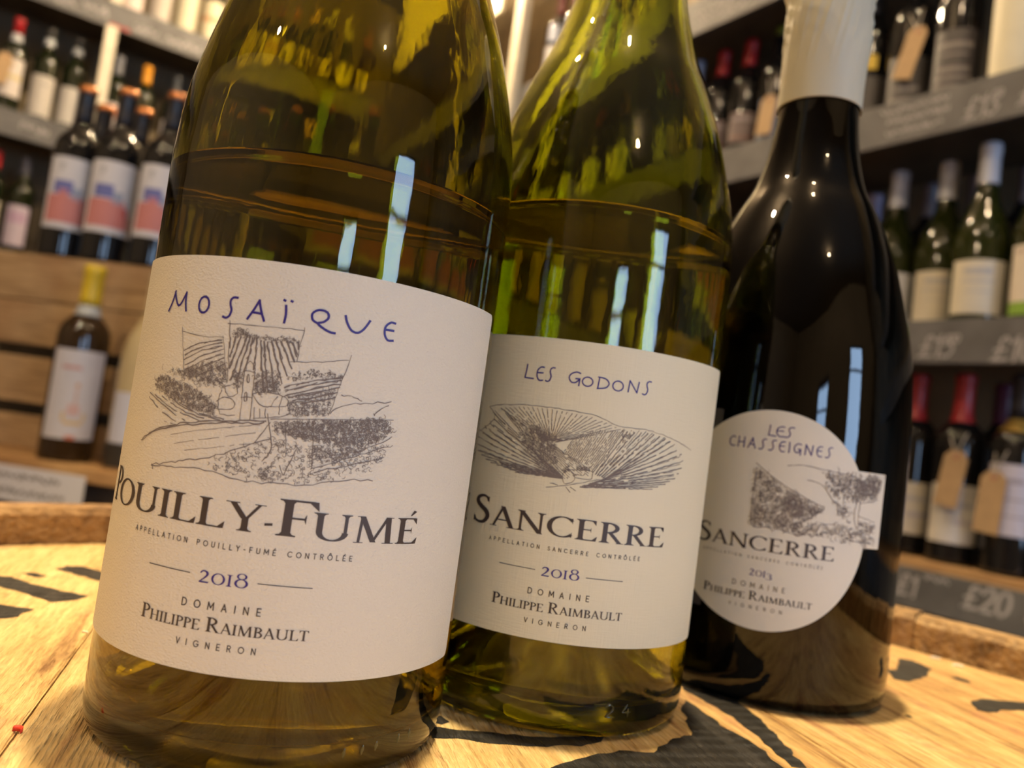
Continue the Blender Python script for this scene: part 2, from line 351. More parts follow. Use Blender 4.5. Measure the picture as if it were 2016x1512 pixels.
# stencilled ink on the head: flat print, rough edged
MARKS = {
 'M1' : [[63.5, 239.7], [67.1, 248.6], [69.4, 241.9], [73.0, 229.8], [79.2, 218.4], [81.7, 204.0], [78.9, 189.8], [16.4, 171.4], [20.4, 184.7], [25.8, 190.0], [31.7, 195.1], [39.2, 200.3], [48.0, 202.3], [55.6, 213.7], [61.8, 218.0], [62.5, 229.1]] , 
 'M2' : [[69.0, 262.0], [77.7, 258.6], [84.9, 254.3], [87.1, 244.4], [88.2, 227.6], [88.7, 206.3], [86.7, 205.6], [84.5, 205.5], [82.4, 221.9], [78.5, 238.6], [68.6, 258.8]] , 
 'M3' : [[-8.4, 199.3], [-1.8, 199.7], [5.9, 200.7], [17.2, 202.1], [26.7, 204.7], [37.9, 210.0], [33.1, 202.7], [24.9, 198.4], [16.0, 195.0], [6.0, 194.1], [-1.4, 194.0], [-7.5, 192.5]] , 
 'M3b' : [[-8.4, 205.9], [-6.5, 207.3], [-4.0, 203.9], [-5.8, 201.6], [-8.1, 201.8]] , 
 'M4' : [[-184.1, 285.9], [-170.1, 281.4], [-167.1, 282.7], [-154.5, 276.7], [-143.8, 274.4], [-133.8, 272.6], [-134.2, 265.1], [-138.6, 259.3], [-149.7, 264.7], [-161.6, 268.4], [-173.1, 270.0]] , 
 'M5' : [[-162.1, 301.7], [-161.9, 308.6], [-157.4, 312.0], [-148.6, 308.7], [-139.8, 298.5], [-141.1, 293.6], [-152.6, 298.3]] , 
 'M6' : [[-157.9, 248.1], [-149.1, 249.2], [-138.4, 249.3], [-138.6, 238.0], [-140.3, 235.8], [-145.0, 229.5]] , 
 'M7' : [[-168.1, 289.8], [-164.2, 292.7], [-158.3, 290.0], [-160.5, 286.5]] , 
 'M8' : [[165.4, 322.9], [172.1, 325.9], [183.9, 347.1], [190.7, 347.3], [192.4, 336.3], [182.7, 322.5], [168.5, 308.8], [163.7, 309.8], [165.9, 318.5]] , 
 'M9' : [[183.1, 292.9], [192.1, 299.2], [208.8, 301.3], [220.0, 302.4], [209.9, 288.1], [201.1, 289.8], [192.3, 287.5], [183.3, 281.1], [179.3, 282.6]] , 
 'M10' : [[143.9, 264.3], [145.7, 264.6], [145.9, 262.3], [144.1, 262.1]] , 
 'M11' : [[194.2, 325.5], [199.0, 328.3], [201.0, 324.5], [200.4, 321.0], [197.2, 321.6]] ,}
def blob(poly):
    P = [Vector((x / 1000, y / 1000, 0)) for x, y in poly]; out = []
    for i, p in enumerate(P):
        q = P[(i + 1) % len(P)]; L = (q - p).length; n = max(2, int(L / 0.0022))
        d = (q - p); nn = Vector((-d.y, d.x, 0)).normalized() if L else Vector((0, 0, 0))
        for k in range(n):
            c = p + d * (k / n); out.append(c + nn * noise.noise(c * 260) * min(0.0014, L * .15))
    return out
for nm, poly in MARKS.items():
    pts = [p for p in blob(poly)]
    pts = [BC + (p - BC) * min(1.0, (BR - .002) / max((p - BC).length, 1e-6)) for p in pts]
    bm = bmesh.new(); vs = [bm.verts.new(p + toB + Vector((0, 0, 0.00012))) for p in pts]
    f = bm.faces.new(vs); 
    if f.normal.z < 0 or f.calc_area() and (f.normal_update() or f.normal.z < 0): f.normal_flip()
    bmesh.ops.triangulate(bm, faces=[f]); me = bpy.data.meshes.new('stencil_mark'); bm.to_mesh(me); bm.free(); me.materials.append(M['char'])
    link('stencil_mark', me, barrel)
# small litter on the head
def crumb(name, x, y, a, b, h, mat, lab):
    V, F = [], []
    for i in range(7):
        t = i / 6 * 2.4; r = a * (0.5 + 0.5 * sin(t * 1.3))
        for s in (-1, 1): V.append((cos(t) * a, sin(t) * b + s * h * .45, 0)); V.append((cos(t) * a, sin(t) * b + s * h * .3, h))
    for i in range(6):
        q = i * 4; r = q + 4
        F += [(q, q + 1, r + 1, r), (q + 2, r + 2, r + 3, q + 3), (q + 1, q + 3, r + 3, r + 1), (q, r, r + 2, q + 2)]
    F += [(0, 2, 3, 1), (24, 25, 27, 26)]
    o = mobj(name, V, F, mat, None, loc=(x, y, 0.0001)); setp(o, lab, 'scrap'); return o
crumb('wax_scrap', -0.0917, 0.166, .0012, .0011, .0010, flat((0.75, 0.05, 0.02), .4), 'tiny red curl of wax lying on the barrel head at lower left')
crumb('paper_scrap', 0.2050, 0.3560, .0022, .0014, .0008, flat((0.85, 0.8, 0.7), .6), 'tiny white scrap by the far rim of the barrel, the left of two')
crumb('paper_scrap', 0.2100, 0.3470, .0024, .0014, .0008, flat((0.85, 0.8, 0.7), .6), 'tiny white scrap by the far rim of the barrel, the right of two')
crumb('wood_splinter', -0.1140, 0.2334, .0010, .0006, .0005, flat((0.85, 0.78, 0.6), .6), 'tiny pale splinter on the barrel head left of the large label')

# ------------------------------------------------------------------ lettering: glyphs drawn as stroke polygons (unit cap height)
T_, t_ = 0.14, 0.052
def quad_strip(pts, wds, closed=False):
    """polyline with per-point widths -> quads (mitred)"""
    n = len(pts); L = []
    for i in range(n):
        a = pts[max(i - 1, 0)]; b = pts[min(i + 1, n - 1)]
        if closed and n > 2:
            a = pts[i - 1] if i else pts[-2]; b = pts[i + 1] if i < n - 1 else pts[1]
        dx, dy = b[0] - a[0], b[1] - a[1]; l = math.hypot(dx, dy) or 1; h = wds[i] / 2
        L.append(((pts[i][0] - dy / l * h, pts[i][1] + dx / l * h), (pts[i][0] + dy / l * h, pts[i][1] - dx / l * h)))
    return [(L[i][0], L[i][1], L[i + 1][1], L[i + 1][0]) for i in range(n - 1)]
def stem(x, w=T_, y0=0.0, y1=1.0, s0=1, s1=1, sl=0.085):
    rows = []
    if s0: rows += [(y0, sl), (y0 + .028, sl), (y0 + .05, .03), (y0 + .11, 0)]
    else: rows += [(y0, 0)]
    if s1: rows += [(y1 - .11, 0), (y1 - .05, .03), (y1 - .028, sl), (y1, sl)]
    else: rows += [(y1, 0)]
    return [((x - w / 2 - a[1], a[0]), (x + w / 2 + a[1], a[0]), (x + w / 2 + b[1], b[0]), (x - w / 2 - b[1], b[0])) for a, b in zip(rows[:-1], rows[1:])]
def bar(x0, x1, y, t=t_):
    return [((x0, y - t / 2), (x1, y - t / 2), (x1, y + t / 2), (x0, y + t / 2))]
def tri(a, b, c): return [(a, b, c, c)]
def diag(xa, ya, xb, yb, w, sa=0, sb=0, sl=0.08):
    q = [((xa - w / 2, ya), (xa + w / 2, ya), (xb + w / 2, yb), (xb - w / 2, yb))]
    for x, y, s in ((xa, ya, sa), (xb, yb, sb)):
        if s:
            d = .028 if y < .5 else -.028
            q.append(((x - w / 2 - sl, y), (x + w / 2 + sl, y), (x + w / 2 + sl, y + d), (x - w / 2 - sl, y + d)))
    return q
def arc(cx, cy, rx, ry, a0, a1, T=T_, t=t_, n=20, p=1.4):
    n = max(6, int(n * abs(a1 - a0) / 360)) ; pts, ws = [], []
    for i in range(n + 1):
        a = radians(a0 + (a1 - a0) * i / n); pts.append((cx + rx * cos(a), cy + ry * sin(a))); ws.append(t + (T - t) * abs(cos(a)) ** p)
    return quad_strip(pts, ws, abs(abs(a1 - a0) - 360) < 1e-3)
def G_():
    g = {}
    rb = arc(.24, .74, .30, .235, 90, -90, T_, t_)
    g['I'] = (stem(.18), .36)
    g['P'] = (stem(.18) + bar(.2, .26, .975) + bar(.2, .26, .505) + rb, .62)
    g['R'] = (stem(.18) + bar(.2, .26, .975) + bar(.2, .26, .505) + rb + diag(.34, .50, .66, .0, T_, 0, 1, .05), .78)
    g['O'] = (arc(.43, .5, .355, .485, 0, 360, T_, t_, 36), .86)
    g['U'] = (stem(.18, T_, .30, 1, 0, 1) + stem(.76, t_ * 1.5, .30, 1, 0, 1) + arc(.47, .32, .29, .30, 180, 360, T_, t_, 30), .92)
    g['L'] = (stem(.18) + bar(.2, .60, .02) + tri((.48, 0.0), (.64, 0.0), (.66, .25)), .66)
    g['E'] = (stem(.18) + bar(.2, .58, .02) + bar(.2, .56, .98) + bar(.2, .46, .52) + tri((.48, 0), (.63, 0), (.66, .25)) + tri((.46, 1), (.60, 1), (.60, .76)) + tri((.44, .52), (.47, .65), (.47, .39)), .70)
    g['F'] = (stem(.18) + bar(.2, .58, .98) + bar(.2, .46, .50) + tri((.46, 1), (.63, 1), (.65, .75)) + tri((.43, .50), (.47, .64), (.47, .36)), .64)
    ac = quad_strip([(.40, 1.09), (.52, 1.28)], [.03, .10])
    g['É'] = (g['E'][0] + ac, .70)
    g['Y'] = (diag(.12, 1, .40, .44, T_, 1, 0) + diag(.70, 1, .44, .44, t_ * 1.4, 1, 0) + stem(.42, T_, 0, .47, 1, 0), .82)
    g['-'] = ([((.06, .27), (.32, .30), (.32, .39), (.06, .36))], .38)
    g['M'] = (diag(.16, 0, .20, 1, t_ * 1.3, 1, 0) + diag(.20, 1, .52, .04, T_, 0, 0) + diag(.84, 1, .50, .04, t_ * 1.4, 0, 0) + diag(.90, 0, .86, 1, T_, 1, 0) + bar(.08, .24, .986, .028) + bar(.82, 1.0, .986, .028), 1.08)
    g['A'] = (diag(.12, 0, .40, 1, t_ * 1.4, 1, 0) + diag(.38, 1.02, .72, 0, T_, 0, 1) + bar(.22, .60, .34), .82)
    g['N'] = (stem(.16, t_ * 1.4) + diag(.14, 1, .76, -.02, T_ * 1.15, 0, 0) + stem(.76, t_ * 1.4, 0, 1, 0, 1) + bar(.05, .2, .986, .028), .92)
    g['C'] = (arc(.46, .5, .37, .485, 42, 318, T_, t_, 36) + tri((.68, .94), (.745, .97), (.745, .68)) + tri((.68, .06), (.745, .03), (.745, .30)), .82)
    sp = spline([(.52, .80), (.45, .95), (.30, .985), (.155, .90), (.15, .73), (.30, .575), (.47, .44), (.54, .26), (.44, .06), (.27, .015), (.13, .08), (.08, .22)], 3)
    n = len(sp); g['S'] = (quad_strip(sp, [t_ * 1.1 + (T_ * 1.05 - t_) * max(0, sin(pi * i / (n - 1))) ** 1.6 for i in range(n)]) + tri((.49, .97), (.54, .97), (.545, .70)) + tri((.06, .03), (.11, .03), (.055, .32)), .64)
    g['H'] = (stem(.18) + stem(.72) + bar(.2, .7, .51), .90)
    g['B'] = (stem(.18) + bar(.2, .28, .98) + bar(.2, .30, .53) + bar(.2, .30, .02) + arc(.26, .755, .26, .225, 90, -90) + arc(.28, .27, .30, .25, 90, -90), .68)
    g['T'] = (stem(.36, T_, 0, 1, 1, 0) + bar(.05, .67, .98) + tri((.04, 1), (.16, 1), (.04, .74)) + tri((.56, 1), (.68, 1), (.68, .74)), .72)
    g['2'] = (quad_strip(spline([(.10, .76), (.20, .95), (.36, .93), (.44, .74), (.34, .45), (.08, .05)], 4), [t_ + .07 * abs(sin(pi * i / 20)) for i in range(21)]) + [((.06, 0), (.50, 0), (.54, .12), (.10, .10))], .62)
    g['0'] = (arc(.34, .46, .27, .44, 0, 360, .10, t_, 30), .68)
    g['1'] = (stem(.18, .10, 0, .95), .36)
    g['8'] = (arc(.27, .84, .165, .20, 0, 360, .08, .045, 24) + arc(.27, .33, .22, .30, 0, 360, .10, .05, 28), .54)
    g['3'] = (arc(.22, .62, .18, .20, 150, -90, .09, .045) + arc(.20, .15, .24, .26, 90, -140, .10, .045), .50)
    g[' '] = ([], .36)
    return g
SERIF = G_()
# single-stroke alphabets: sans capitals, a handwritten hand, chalk figures
def ell(cx, cy, rx, ry, a0=90, a1=-270, n=14): return [(cx + rx * cos(radians(a0 + (a1 - a0) * i / n)), cy + ry * sin(radians(a0 + (a1 - a0) * i / n))) for i in range(n + 1)]
SANS = {'A': ([[(0, 0), (.32, 1), (.64, 0)], [(.11, .32), (.53, .32)]], .64), 'P': ([[(0, 0), (0, 1), (.28, 1)] + ell(.28, .74, .24, .26, 90, -90, 7) + [(0, .48)]], .54),
 'E': ([[(.48, 1), (0, 1), (0, 0), (.48, 0)], [(0, .51), (.42, .51)]], .50), 'L': ([[(0, 1), (0, 0), (.46, 0)]], .46), 'T': ([[(0, 1), (.56, 1)], [(.28, 1), (.28, 0)]], .56),
 'I': ([[(0, 0), (0, 1)]], .04), 'O': ([ell(.44, .5, .44, .5)], .88), 'N': ([[(0, 0), (0, 1), (.60, 0), (.60, 1)]], .62), 'U': ([[(0, 1), (0, .3)] + ell(.29, .30, .29, .30, 180, 360, 8) + [(.58, 1)]], .58),
 'Y': ([[(0, 1), (.30, .48), (.60, 1)], [(.30, .48), (.30, 0)]], .60), '-': ([[(0, .42), (.28, .42)]], .3), 'F': ([[(.46, 1), (0, 1), (0, 0)], [(0, .51), (.4, .51)]], .48), 'M': ([[(0, 0), (.04, 1), (.40, .25), (.76, 1), (.80, 0)]], .80),
 'É': ([[(.48, 1), (0, 1), (0, 0), (.48, 0)], [(0, .51), (.42, .51)], [(.22, 1.14), (.36, 1.34)]], .50), 'C': ([ell(.46, .5, .44, .5, 42, 318, 12)], .80), 'R': ([[(0, 0), (0, 1), (.28, 1)] + ell(.28, .75, .24, .25, 90, -90, 7) + [(0, .5)], [(.26, .5), (.54, 0)]], .56),
 'Ô': ([ell(.44, .5, .44, .5), [(.26, 1.14), (.44, 1.34), (.62, 1.14)]], .88), 'D': ([[(0, 0), (0, 1), (.24, 1)] + ell(.24, .5, .42, .5, 90, -90, 9) + [(0, 0)]], .68), 'G': ([ell(.46, .5, .44, .5, 42, 340, 12) + [(.88, .46), (.54, .46)]], .90),
 'V': ([[(0, 1), (.32, 0), (.64, 1)]], .64), 'S': ([spline([(.46, .82), (.36, .97), (.20, .99), (.06, .84), (.12, .62), (.36, .46), (.50, .28), (.42, .06), (.22, 0), (.02, .16)], 2)], .50), ' ': ([], .55)}
HAND = {'M': ([spline([(-.05, 0), (.08, .45), (.16, 1)], 3), spline([(.14, .95), (.30, .42), (.46, .32), (.66, .95)], 3), spline([(.66, .95), (.67, .5), (.74, .05)], 3)], .74), 'O': ([ell(.33, .5, .33, .46, 80, -280)], .66),
 'S': ([spline([(.60, 1.0), (.42, 1.0), (.28, .86), (.30, .62), (.38, .40), (.32, .12), (.16, 0), (.0, .04)], 3)], .55), 'A': ([spline([(0, 0), (.22, .5), (.40, 1)], 3), spline([(.40, 1), (.52, .5), (.70, .0)], 3), [(.16, .36), (.58, .34)]], .70),
 'Ï': ([spline([(.06, .86), (.10, .4), (.08, 0)], 3), [(-.03, 1.13), (.01, 1.11)], [(.22, 1.13), (.26, 1.11)]], .16), 'I': ([spline([(.06, 1), (.09, .5), (.07, 0)], 3)], .14), 'Q': ([spline([(.34, .30), (.10, .45), (.05, .80), (.28, 1.05), (.60, 1.0), (.68, .70), (.50, .42), (.30, .32), (.52, .10), (.80, -.06), (1.0, -.08)], 3)], .98),
 'U': ([spline([(0, 1), (.08, .6), (.26, .15), (.50, .05), (.70, .35), (.88, .95)], 3)], .88), 'V': ([spline([(0, 1), (.3, .05), (.6, 1)], 3)], .6), 'E': ([spline([(.50, .96), (.28, .96), (.06, .70), (.06, .30), (.24, .02), (.50, .04)], 3), [(.08, .54), (.46, .56)]], .50),
 'L': ([spline([(.06, 1), (.04, .5), (0, .03)], 2) + [(.44, .0)]], .44), 'G': ([spline([(.62, .90), (.40, .98), (.12, .78), (.03, .45), (.18, .12), (.42, .14), (.60, .42)], 3), [(.40, .44), (.62, .46), (.60, -.10)]], .64), 'D': ([[(.06, .98), (.02, 0)], spline([(.0, 1), (.40, .92), (.60, .55), (.44, .15), (.0, 0)], 3)], .62),
 'N': ([[(.04, 0), (.08, .98)], [(.08, .98), (.62, .02)], [(.62, .02), (.70, .96)]], .72), 'C': ([spline([(.58, .88), (.38, .98), (.10, .72), (.06, .34), (.26, .04), (.58, .06)], 3)], .56), 'H': ([[(.04, 1), (0, 0)], [(.58, .98), (.56, 0)], [(.02, .48), (.58, .52)]], .6), ' ': ([], .6)}
CHALK = {'£': ([spline([(.55, .80), (.42, .98), (.26, .86), (.26, .55), (.22, .2), (.05, .02)], 3), [(.02, .02), (.58, .06)], [(.08, .45), (.46, .47)]], .62), '1': ([[(.02, .75), (.18, 1), (.18, 0)]], .28), '2': ([spline([(.03, .75), (.2, 1), (.42, .85), (.35, .5), (.03, .03)], 3) + [(.50, .03)]], .52), '0': ([ell(.24, .5, .24, .48)], .50), '5': ([[(.42, .98), (.08, .98), (.05, .58)] + spline([(.05, .58), (.3, .62), (.44, .35), (.28, .04), (.0, .06)], 3)], .46),
 '3': ([spline([(.02, .85), (.2, 1), (.38, .80), (.18, .56), (.42, .30), (.2, 0), (.0, .12)], 3)], .46),
 '.': ([[(.05, .03), (.08, .05)]], .16), '4': ([[(.34, 0), (.34, 1), (0, .3), (.5, .3)]], .5), '8': ([ell(.22, .74, .17, .22) + ell(.22, .26, .22, .26)], .46), '6': ([spline([(.4, .96), (.12, .6), (.04, .25), (.24, 0), (.44, .22), (.28, .46), (.08, .3)], 3)], .46), '9': ([spline([(.4, .7), (.2, .5), (.04, .72), (.22, .98), (.42, .8), (.38, .3), (.3, 0)], 3)], .44), ' ': ([], .35)}
def stroke(P, w):
    def ext(a, b): l = math.dist(a, b) or 1; return (a[0] + (a[0] - b[0]) / l * w * .4, a[1] + (a[1] - b[1]) / l * w * .4)
    P = [ext(P[0], P[1])] + P[1:-1] + [ext(P[-1], P[-2])]
    return quad_strip(P, [w] * len(P))
def layout(txt, font, size, s0, s1, z, w=None, sizes=None, stretch=True):
    """polygons of a text line running from s0 to s1 (mm) on baseline z; either stretched or letter-spaced to fit"""
    sizes = sizes or [size] * len(txt)
    tot = sum(font[c][1] * k for c, k in zip(txt, sizes))
    if stretch: xs = (s1 - s0) / tot; gap = 0
    else: xs = 1.0; gap = (s1 - s0 - tot) / max(1, len(txt) - 1)
    out = []; x = s0
    for c, k in zip(txt, sizes):
        gl, adv = font[c]
        if w is None:
            for q in gl: out.append(tuple((x + p[0] * k * xs, z + p[1] * k) for p in q))
        else:
            for pl in gl:
                P = [(x + p[0] * k * xs, z + p[1] * k) for p in pl]
                run = [P[0]]
                for i in range(1, len(P)):
                    run.append(P[i])
                    if i < len(P) - 1:
                        a1 = math.atan2(P[i][1] - P[i - 1][1], P[i][0] - P[i - 1][0]); a2 = math.atan2(P[i + 1][1] - P[i][1], P[i + 1][0] - P[i][0])
                        if abs((a2 - a1 + pi) % (2 * pi) - pi) > .75: out += stroke(run, w); run = [P[i]]
                out += stroke(run, w)
        x += adv * k * xs + gap
    return out
def split_long(polys, mx=1.2):
    out = []
    for q in polys:
        xs = [p[0] for p in q]; n = int((max(xs) - min(xs)) / mx) + 1
        if n <= 1 or len(q) != 4: out.append(q); continue
        a, b, c, d = q
        # cut along the longer pair of sides
        if math.dist(a, b) + math.dist(c, d) < math.dist(b, c) + math.dist(a, d): a, b, c, d = b, c, d, a
        for i in range(n):
            u, v = i / n, (i + 1) / n; L = lambda p, q_, t: (p[0] + (q_[0] - p[0]) * t, p[1] + (q_[1] - p[1]) * t)
            out.append((L(a, b, u), L(a, b, v), L(d, c, v), L(d, c, u)))
    return out
def print_on(name, polys, R, mat, parent, off=0.00042):
    """flat print wrapped on a cylinder of radius R (metres); polys in mm (s, z)"""
    V, F = [], []
    for q in split_long(polys):
        b = len(V); k = 0
        q = [p for i, p in enumerate(q) if i == 0 or p != q[i - 1]]
        if len(q) < 3: continue
        ar = sum(q[i][0] * q[(i + 1) % len(q)][1] - q[(i + 1) % len(q)][0] * q[i][1] for i in range(len(q)))
        if ar < 0: q = q[::-1]
        for s, z in q:
            th = s / 1000 / R; V.append(((R + off) * sin(th), -(R + off) * cos(th), z / 1000))
        F.append(list(range(b, len(V))))
    return mobj(name, V, F, mat, parent, smooth=False)
def lines(pls, w, jit=0.12, broken=0.0):
    out = []
    for pl in pls:
        if len(pl) > 2: pl = spline(pl, 4)
        P = []
        for a, b in zip(pl[:-1], pl[1:]):
            n = max(1, int(math.dist(a, b) / 0.9))
            for i in range(n): P.append((a[0] + (b[0] - a[0]) * i / n, a[1] + (b[1] - a[1]) * i / n))
        P.append(pl[-1]); P = [(x + random.uniform(-jit, jit), y + random.uniform(-jit, jit)) for x, y in P]
        q = quad_strip(P, [w * random.uniform(.6, 1.25) for _ in P])
        out += [k for k in q if random.random() >= broken]
    return out
def inside(p, poly):
    c = False; j = len(poly) - 1
    for i in range(len(poly)):
        a, b = poly[i], poly[j]
        if (a[1] > p[1]) != (b[1] > p[1]) and p[0] < (b[0] - a[0]) * (p[1] - a[1]) / (b[1] - a[1]) + a[0]: c = not c
        j = i
    return c
def scribble(polys, dens, size, w):
    out = []
    for poly in polys:
        xs = [p[0] for p in poly]; ys = [p[1] for p in poly]
        n = int((max(xs) - min(xs)) * (max(ys) - min(ys)) * dens)
        for _ in range(n):
            p = (random.uniform(min(xs), max(xs)), random.uniform(min(ys), max(ys)))
            if not inside(p, poly): continue
            a = random.uniform(0, 2 * pi); da = random.choice((-1, 1)) * random.uniform(.5, 1.5); P = [p]; st = size * random.uniform(.3, .7)
            for k in range(4): P.append((P[-1][0] + cos(a) * st, P[-1][1] + sin(a) * st)); a += da
            out += quad_strip(P, [w * .6, w, w * 1.2, w, w * .5])
    return out
def fan(A, B, n, w, wob=.08, broken=.1, t0=0.0, t1=1.0):
    """n strokes joining matching points of two polylines"""
    def at(P, t):
        L = [0.0]
        for a, b in zip(P[:-1], P[1:]): L.append(L[-1] + math.dist(a, b))
        if L[-1] < 1e-9: return P[0]
        d = t * L[-1]
        for i in range(len(P) - 1):
            if d <= L[i + 1] + 1e-9:
                u = (d - L[i]) / (L[i + 1] - L[i] + 1e-9); return (P[i][0] + (P[i + 1][0] - P[i][0]) * u, P[i][1] + (P[i + 1][1] - P[i][1]) * u)
        return P[-1]
    out = []
    for i in range(n):
        t = i / (n - 1); a = at(A, t); b = at(B, t); m_ = (0.5 * (a[0] + b[0]) + random.uniform(-.2, .2), .5 * (a[1] + b[1]) + random.uniform(-.1, .1))
        P = [(a[0] + (b[0] - a[0]) * u, a[1] + (b[1] - a[1]) * u) for u in [t0 + (t1 - t0) * k / 6 for k in range(7)]]
        out += lines([P], w, wob, broken)
    return out

# ------------------------------------------------------------------ the three bottles on the barrel
def shell_profile(outer, th=0.0030, punt=0.022):
    """outer: (r,z) from base edge to lip; returns closed profile of the glass wall with a punt"""
    zt = outer[-1][1]
    o = [(0, punt), (.010, punt - .001), (.020, punt - .008), (.028, .006), (.0335, .0008), (.0365, 0.0)] + outer
    inn = []
    for r, z in reversed(outer):
        inn.append((max(r - th, .0090), z if z > .02 else z + 0.006))
    inn = [p for p in inn if p[1] > .008]
    i2 = [(outer[0][0] - .006, .0075), (.029, .0095), (.020, punt - .008 + .006), (.010, punt + .004), (0, punt + .005)]
    lip = [(outer[-1][0] - .001, zt + .001), (.0100, zt + .001)]
    return o + lip + inn + i2, inn + i2
def liquid_profile(inn, level, grow=0.0001):
    """inner surface below the level, slightly overlapping the glass, with a meniscus on top"""
    pts = list(reversed(inn))          # from the punt centre outwards and up
    lo = [(r + (grow if r > 0 else 0), z - grow) for r, z in pts if z < level]
    (r0, z0), (r1, z1) = [p for p in pts if p[1] < level][-1], [p for p in pts if p[1] >= level][0]
    rr = r0 + (r1 - r0) * (level - z0) / (z1 - z0)
    lo.append((rr + grow, level + .0008))
    return lo + [(rr - .0006, level + .0004), (rr - .002, level), (rr - .006, level - .0003), (0, level - .0004)]
heel = lambda R: [(R - .0022, .0006), (R - .0008, .0022), (R - .0001, .0050), (R, .009)]
BURG = heel(.041) + [(.041, z) for z in (.03, .06, .09, .11, .122)] + spline([(.041, .128), (.0406, .136), (.0398, .144), (.0385, .151), (.0366, .159), (.0342, .168), (.0313, .1765), (.0278, .186), (.0240, .195), (.0205, .2055), (.0175, .218), (.0157, .232), (.0148, .250), (.0144, .275)], 3) + [(.0144, .2785), (.0154, .280), (.0158, .2835), (.0156, .289), (.0150, .294)]
DARK = heel(.0435) + [(.0435, .03), (.0435, .055)] + spline([(.0435, .070), (.0431, .090), (.0424, .103), (.0411, .1185), (.0378, .1335), (.0341, .1474), (.0300, .1588), (.0250, .1704), (.0205, .1790), (.0172, .190), (.0155, .201), (.0146, .212), (.0143, .240)], 3) + [(.0142, .262), (.0158, .265), (.0160, .270), (.0150, .276), (.0140, .286), (.0138, .294)]
def main_bottle(name, loc, outer, level, glass, wine, label):
    root = empty(name, loc, 0, label, 'bottle')
    prof, inn = shell_profile(outer)
    V, F = lathe(prof, 128); g = mobj('glass', V, F, glass, root)
    V, F = lathe(liquid_profile(inn, level), 128); mobj('wine', V, F, wine, root)
    return root
def sheet(name, R, s0, s1, z0, z1, mat, parent, rc=1.5, off=0.0001, th=0.00022, outline=None):
    """label of paper wrapped on the glass; (s, z) in mm; rounded corners or a given outline function z_range(s)"""
    n = max(24, int((s1 - s0) / 0.8)); V, F = [], []
    ss = [s0 + (s1 - s0) * i / n for i in range(n + 1)]
    if outline is None:
        for k in range(1, 5): ss += [s0 + rc * (1 - cos(k * pi / 10)), s1 - rc * (1 - cos(k * pi / 10))]
        ss = sorted(set(round(x, 4) for x in ss))
        def outline(s):
            d = min(s - s0, s1 - s)
            c = 0 if d >= rc else rc - math.sqrt(max(rc * rc - (rc - d) ** 2, 0)); return z0 + c, z1 - c
    m_ = 10
    for s in ss:
        a, b = outline(s)
        for j in range(m_ + 1):
            z = a + (b - a) * j / m_
            for o in (off, off + th): th_ = s / 1000 / R; V.append(((R + o) * sin(th_), -(R + o) * cos(th_), z / 1000))
    st = 2 * (m_ + 1)
    for i in range(len(ss) - 1):
        for j in range(m_):
            a = i * st + 2 * j; b = a + st
            F.append((a + 1, b + 1, b + 3, a + 3)); F.append((a, a + 2, b + 2, b))
        a = i * st; b = a + st; F.append((a, b, b + 1, a + 1)); a += 2 * m_; b += 2 * m_; F.append((a, a + 1, b + 1, b))
    for i in (0, (len(ss) - 1) * st):
        for j in range(m_):
            a = i + 2 * j; F.append((a, a + 1, a + 3, a + 2))
    o = mobj(name, V, F, mat, parent, smooth=True)
    bm = bmesh.new(); bm.from_mesh(o.data); bmesh.ops.remove_doubles(bm, verts=bm.verts[:], dist=1e-7); bmesh.ops.recalc_face_normals(bm, faces=bm.faces[:])
    for e in bm.edges:
        if len(e.link_faces) == 2 and e.calc_face_angle(0) > .8: e.smooth = False
    bm.to_mesh(o.data); bm.free(); return o
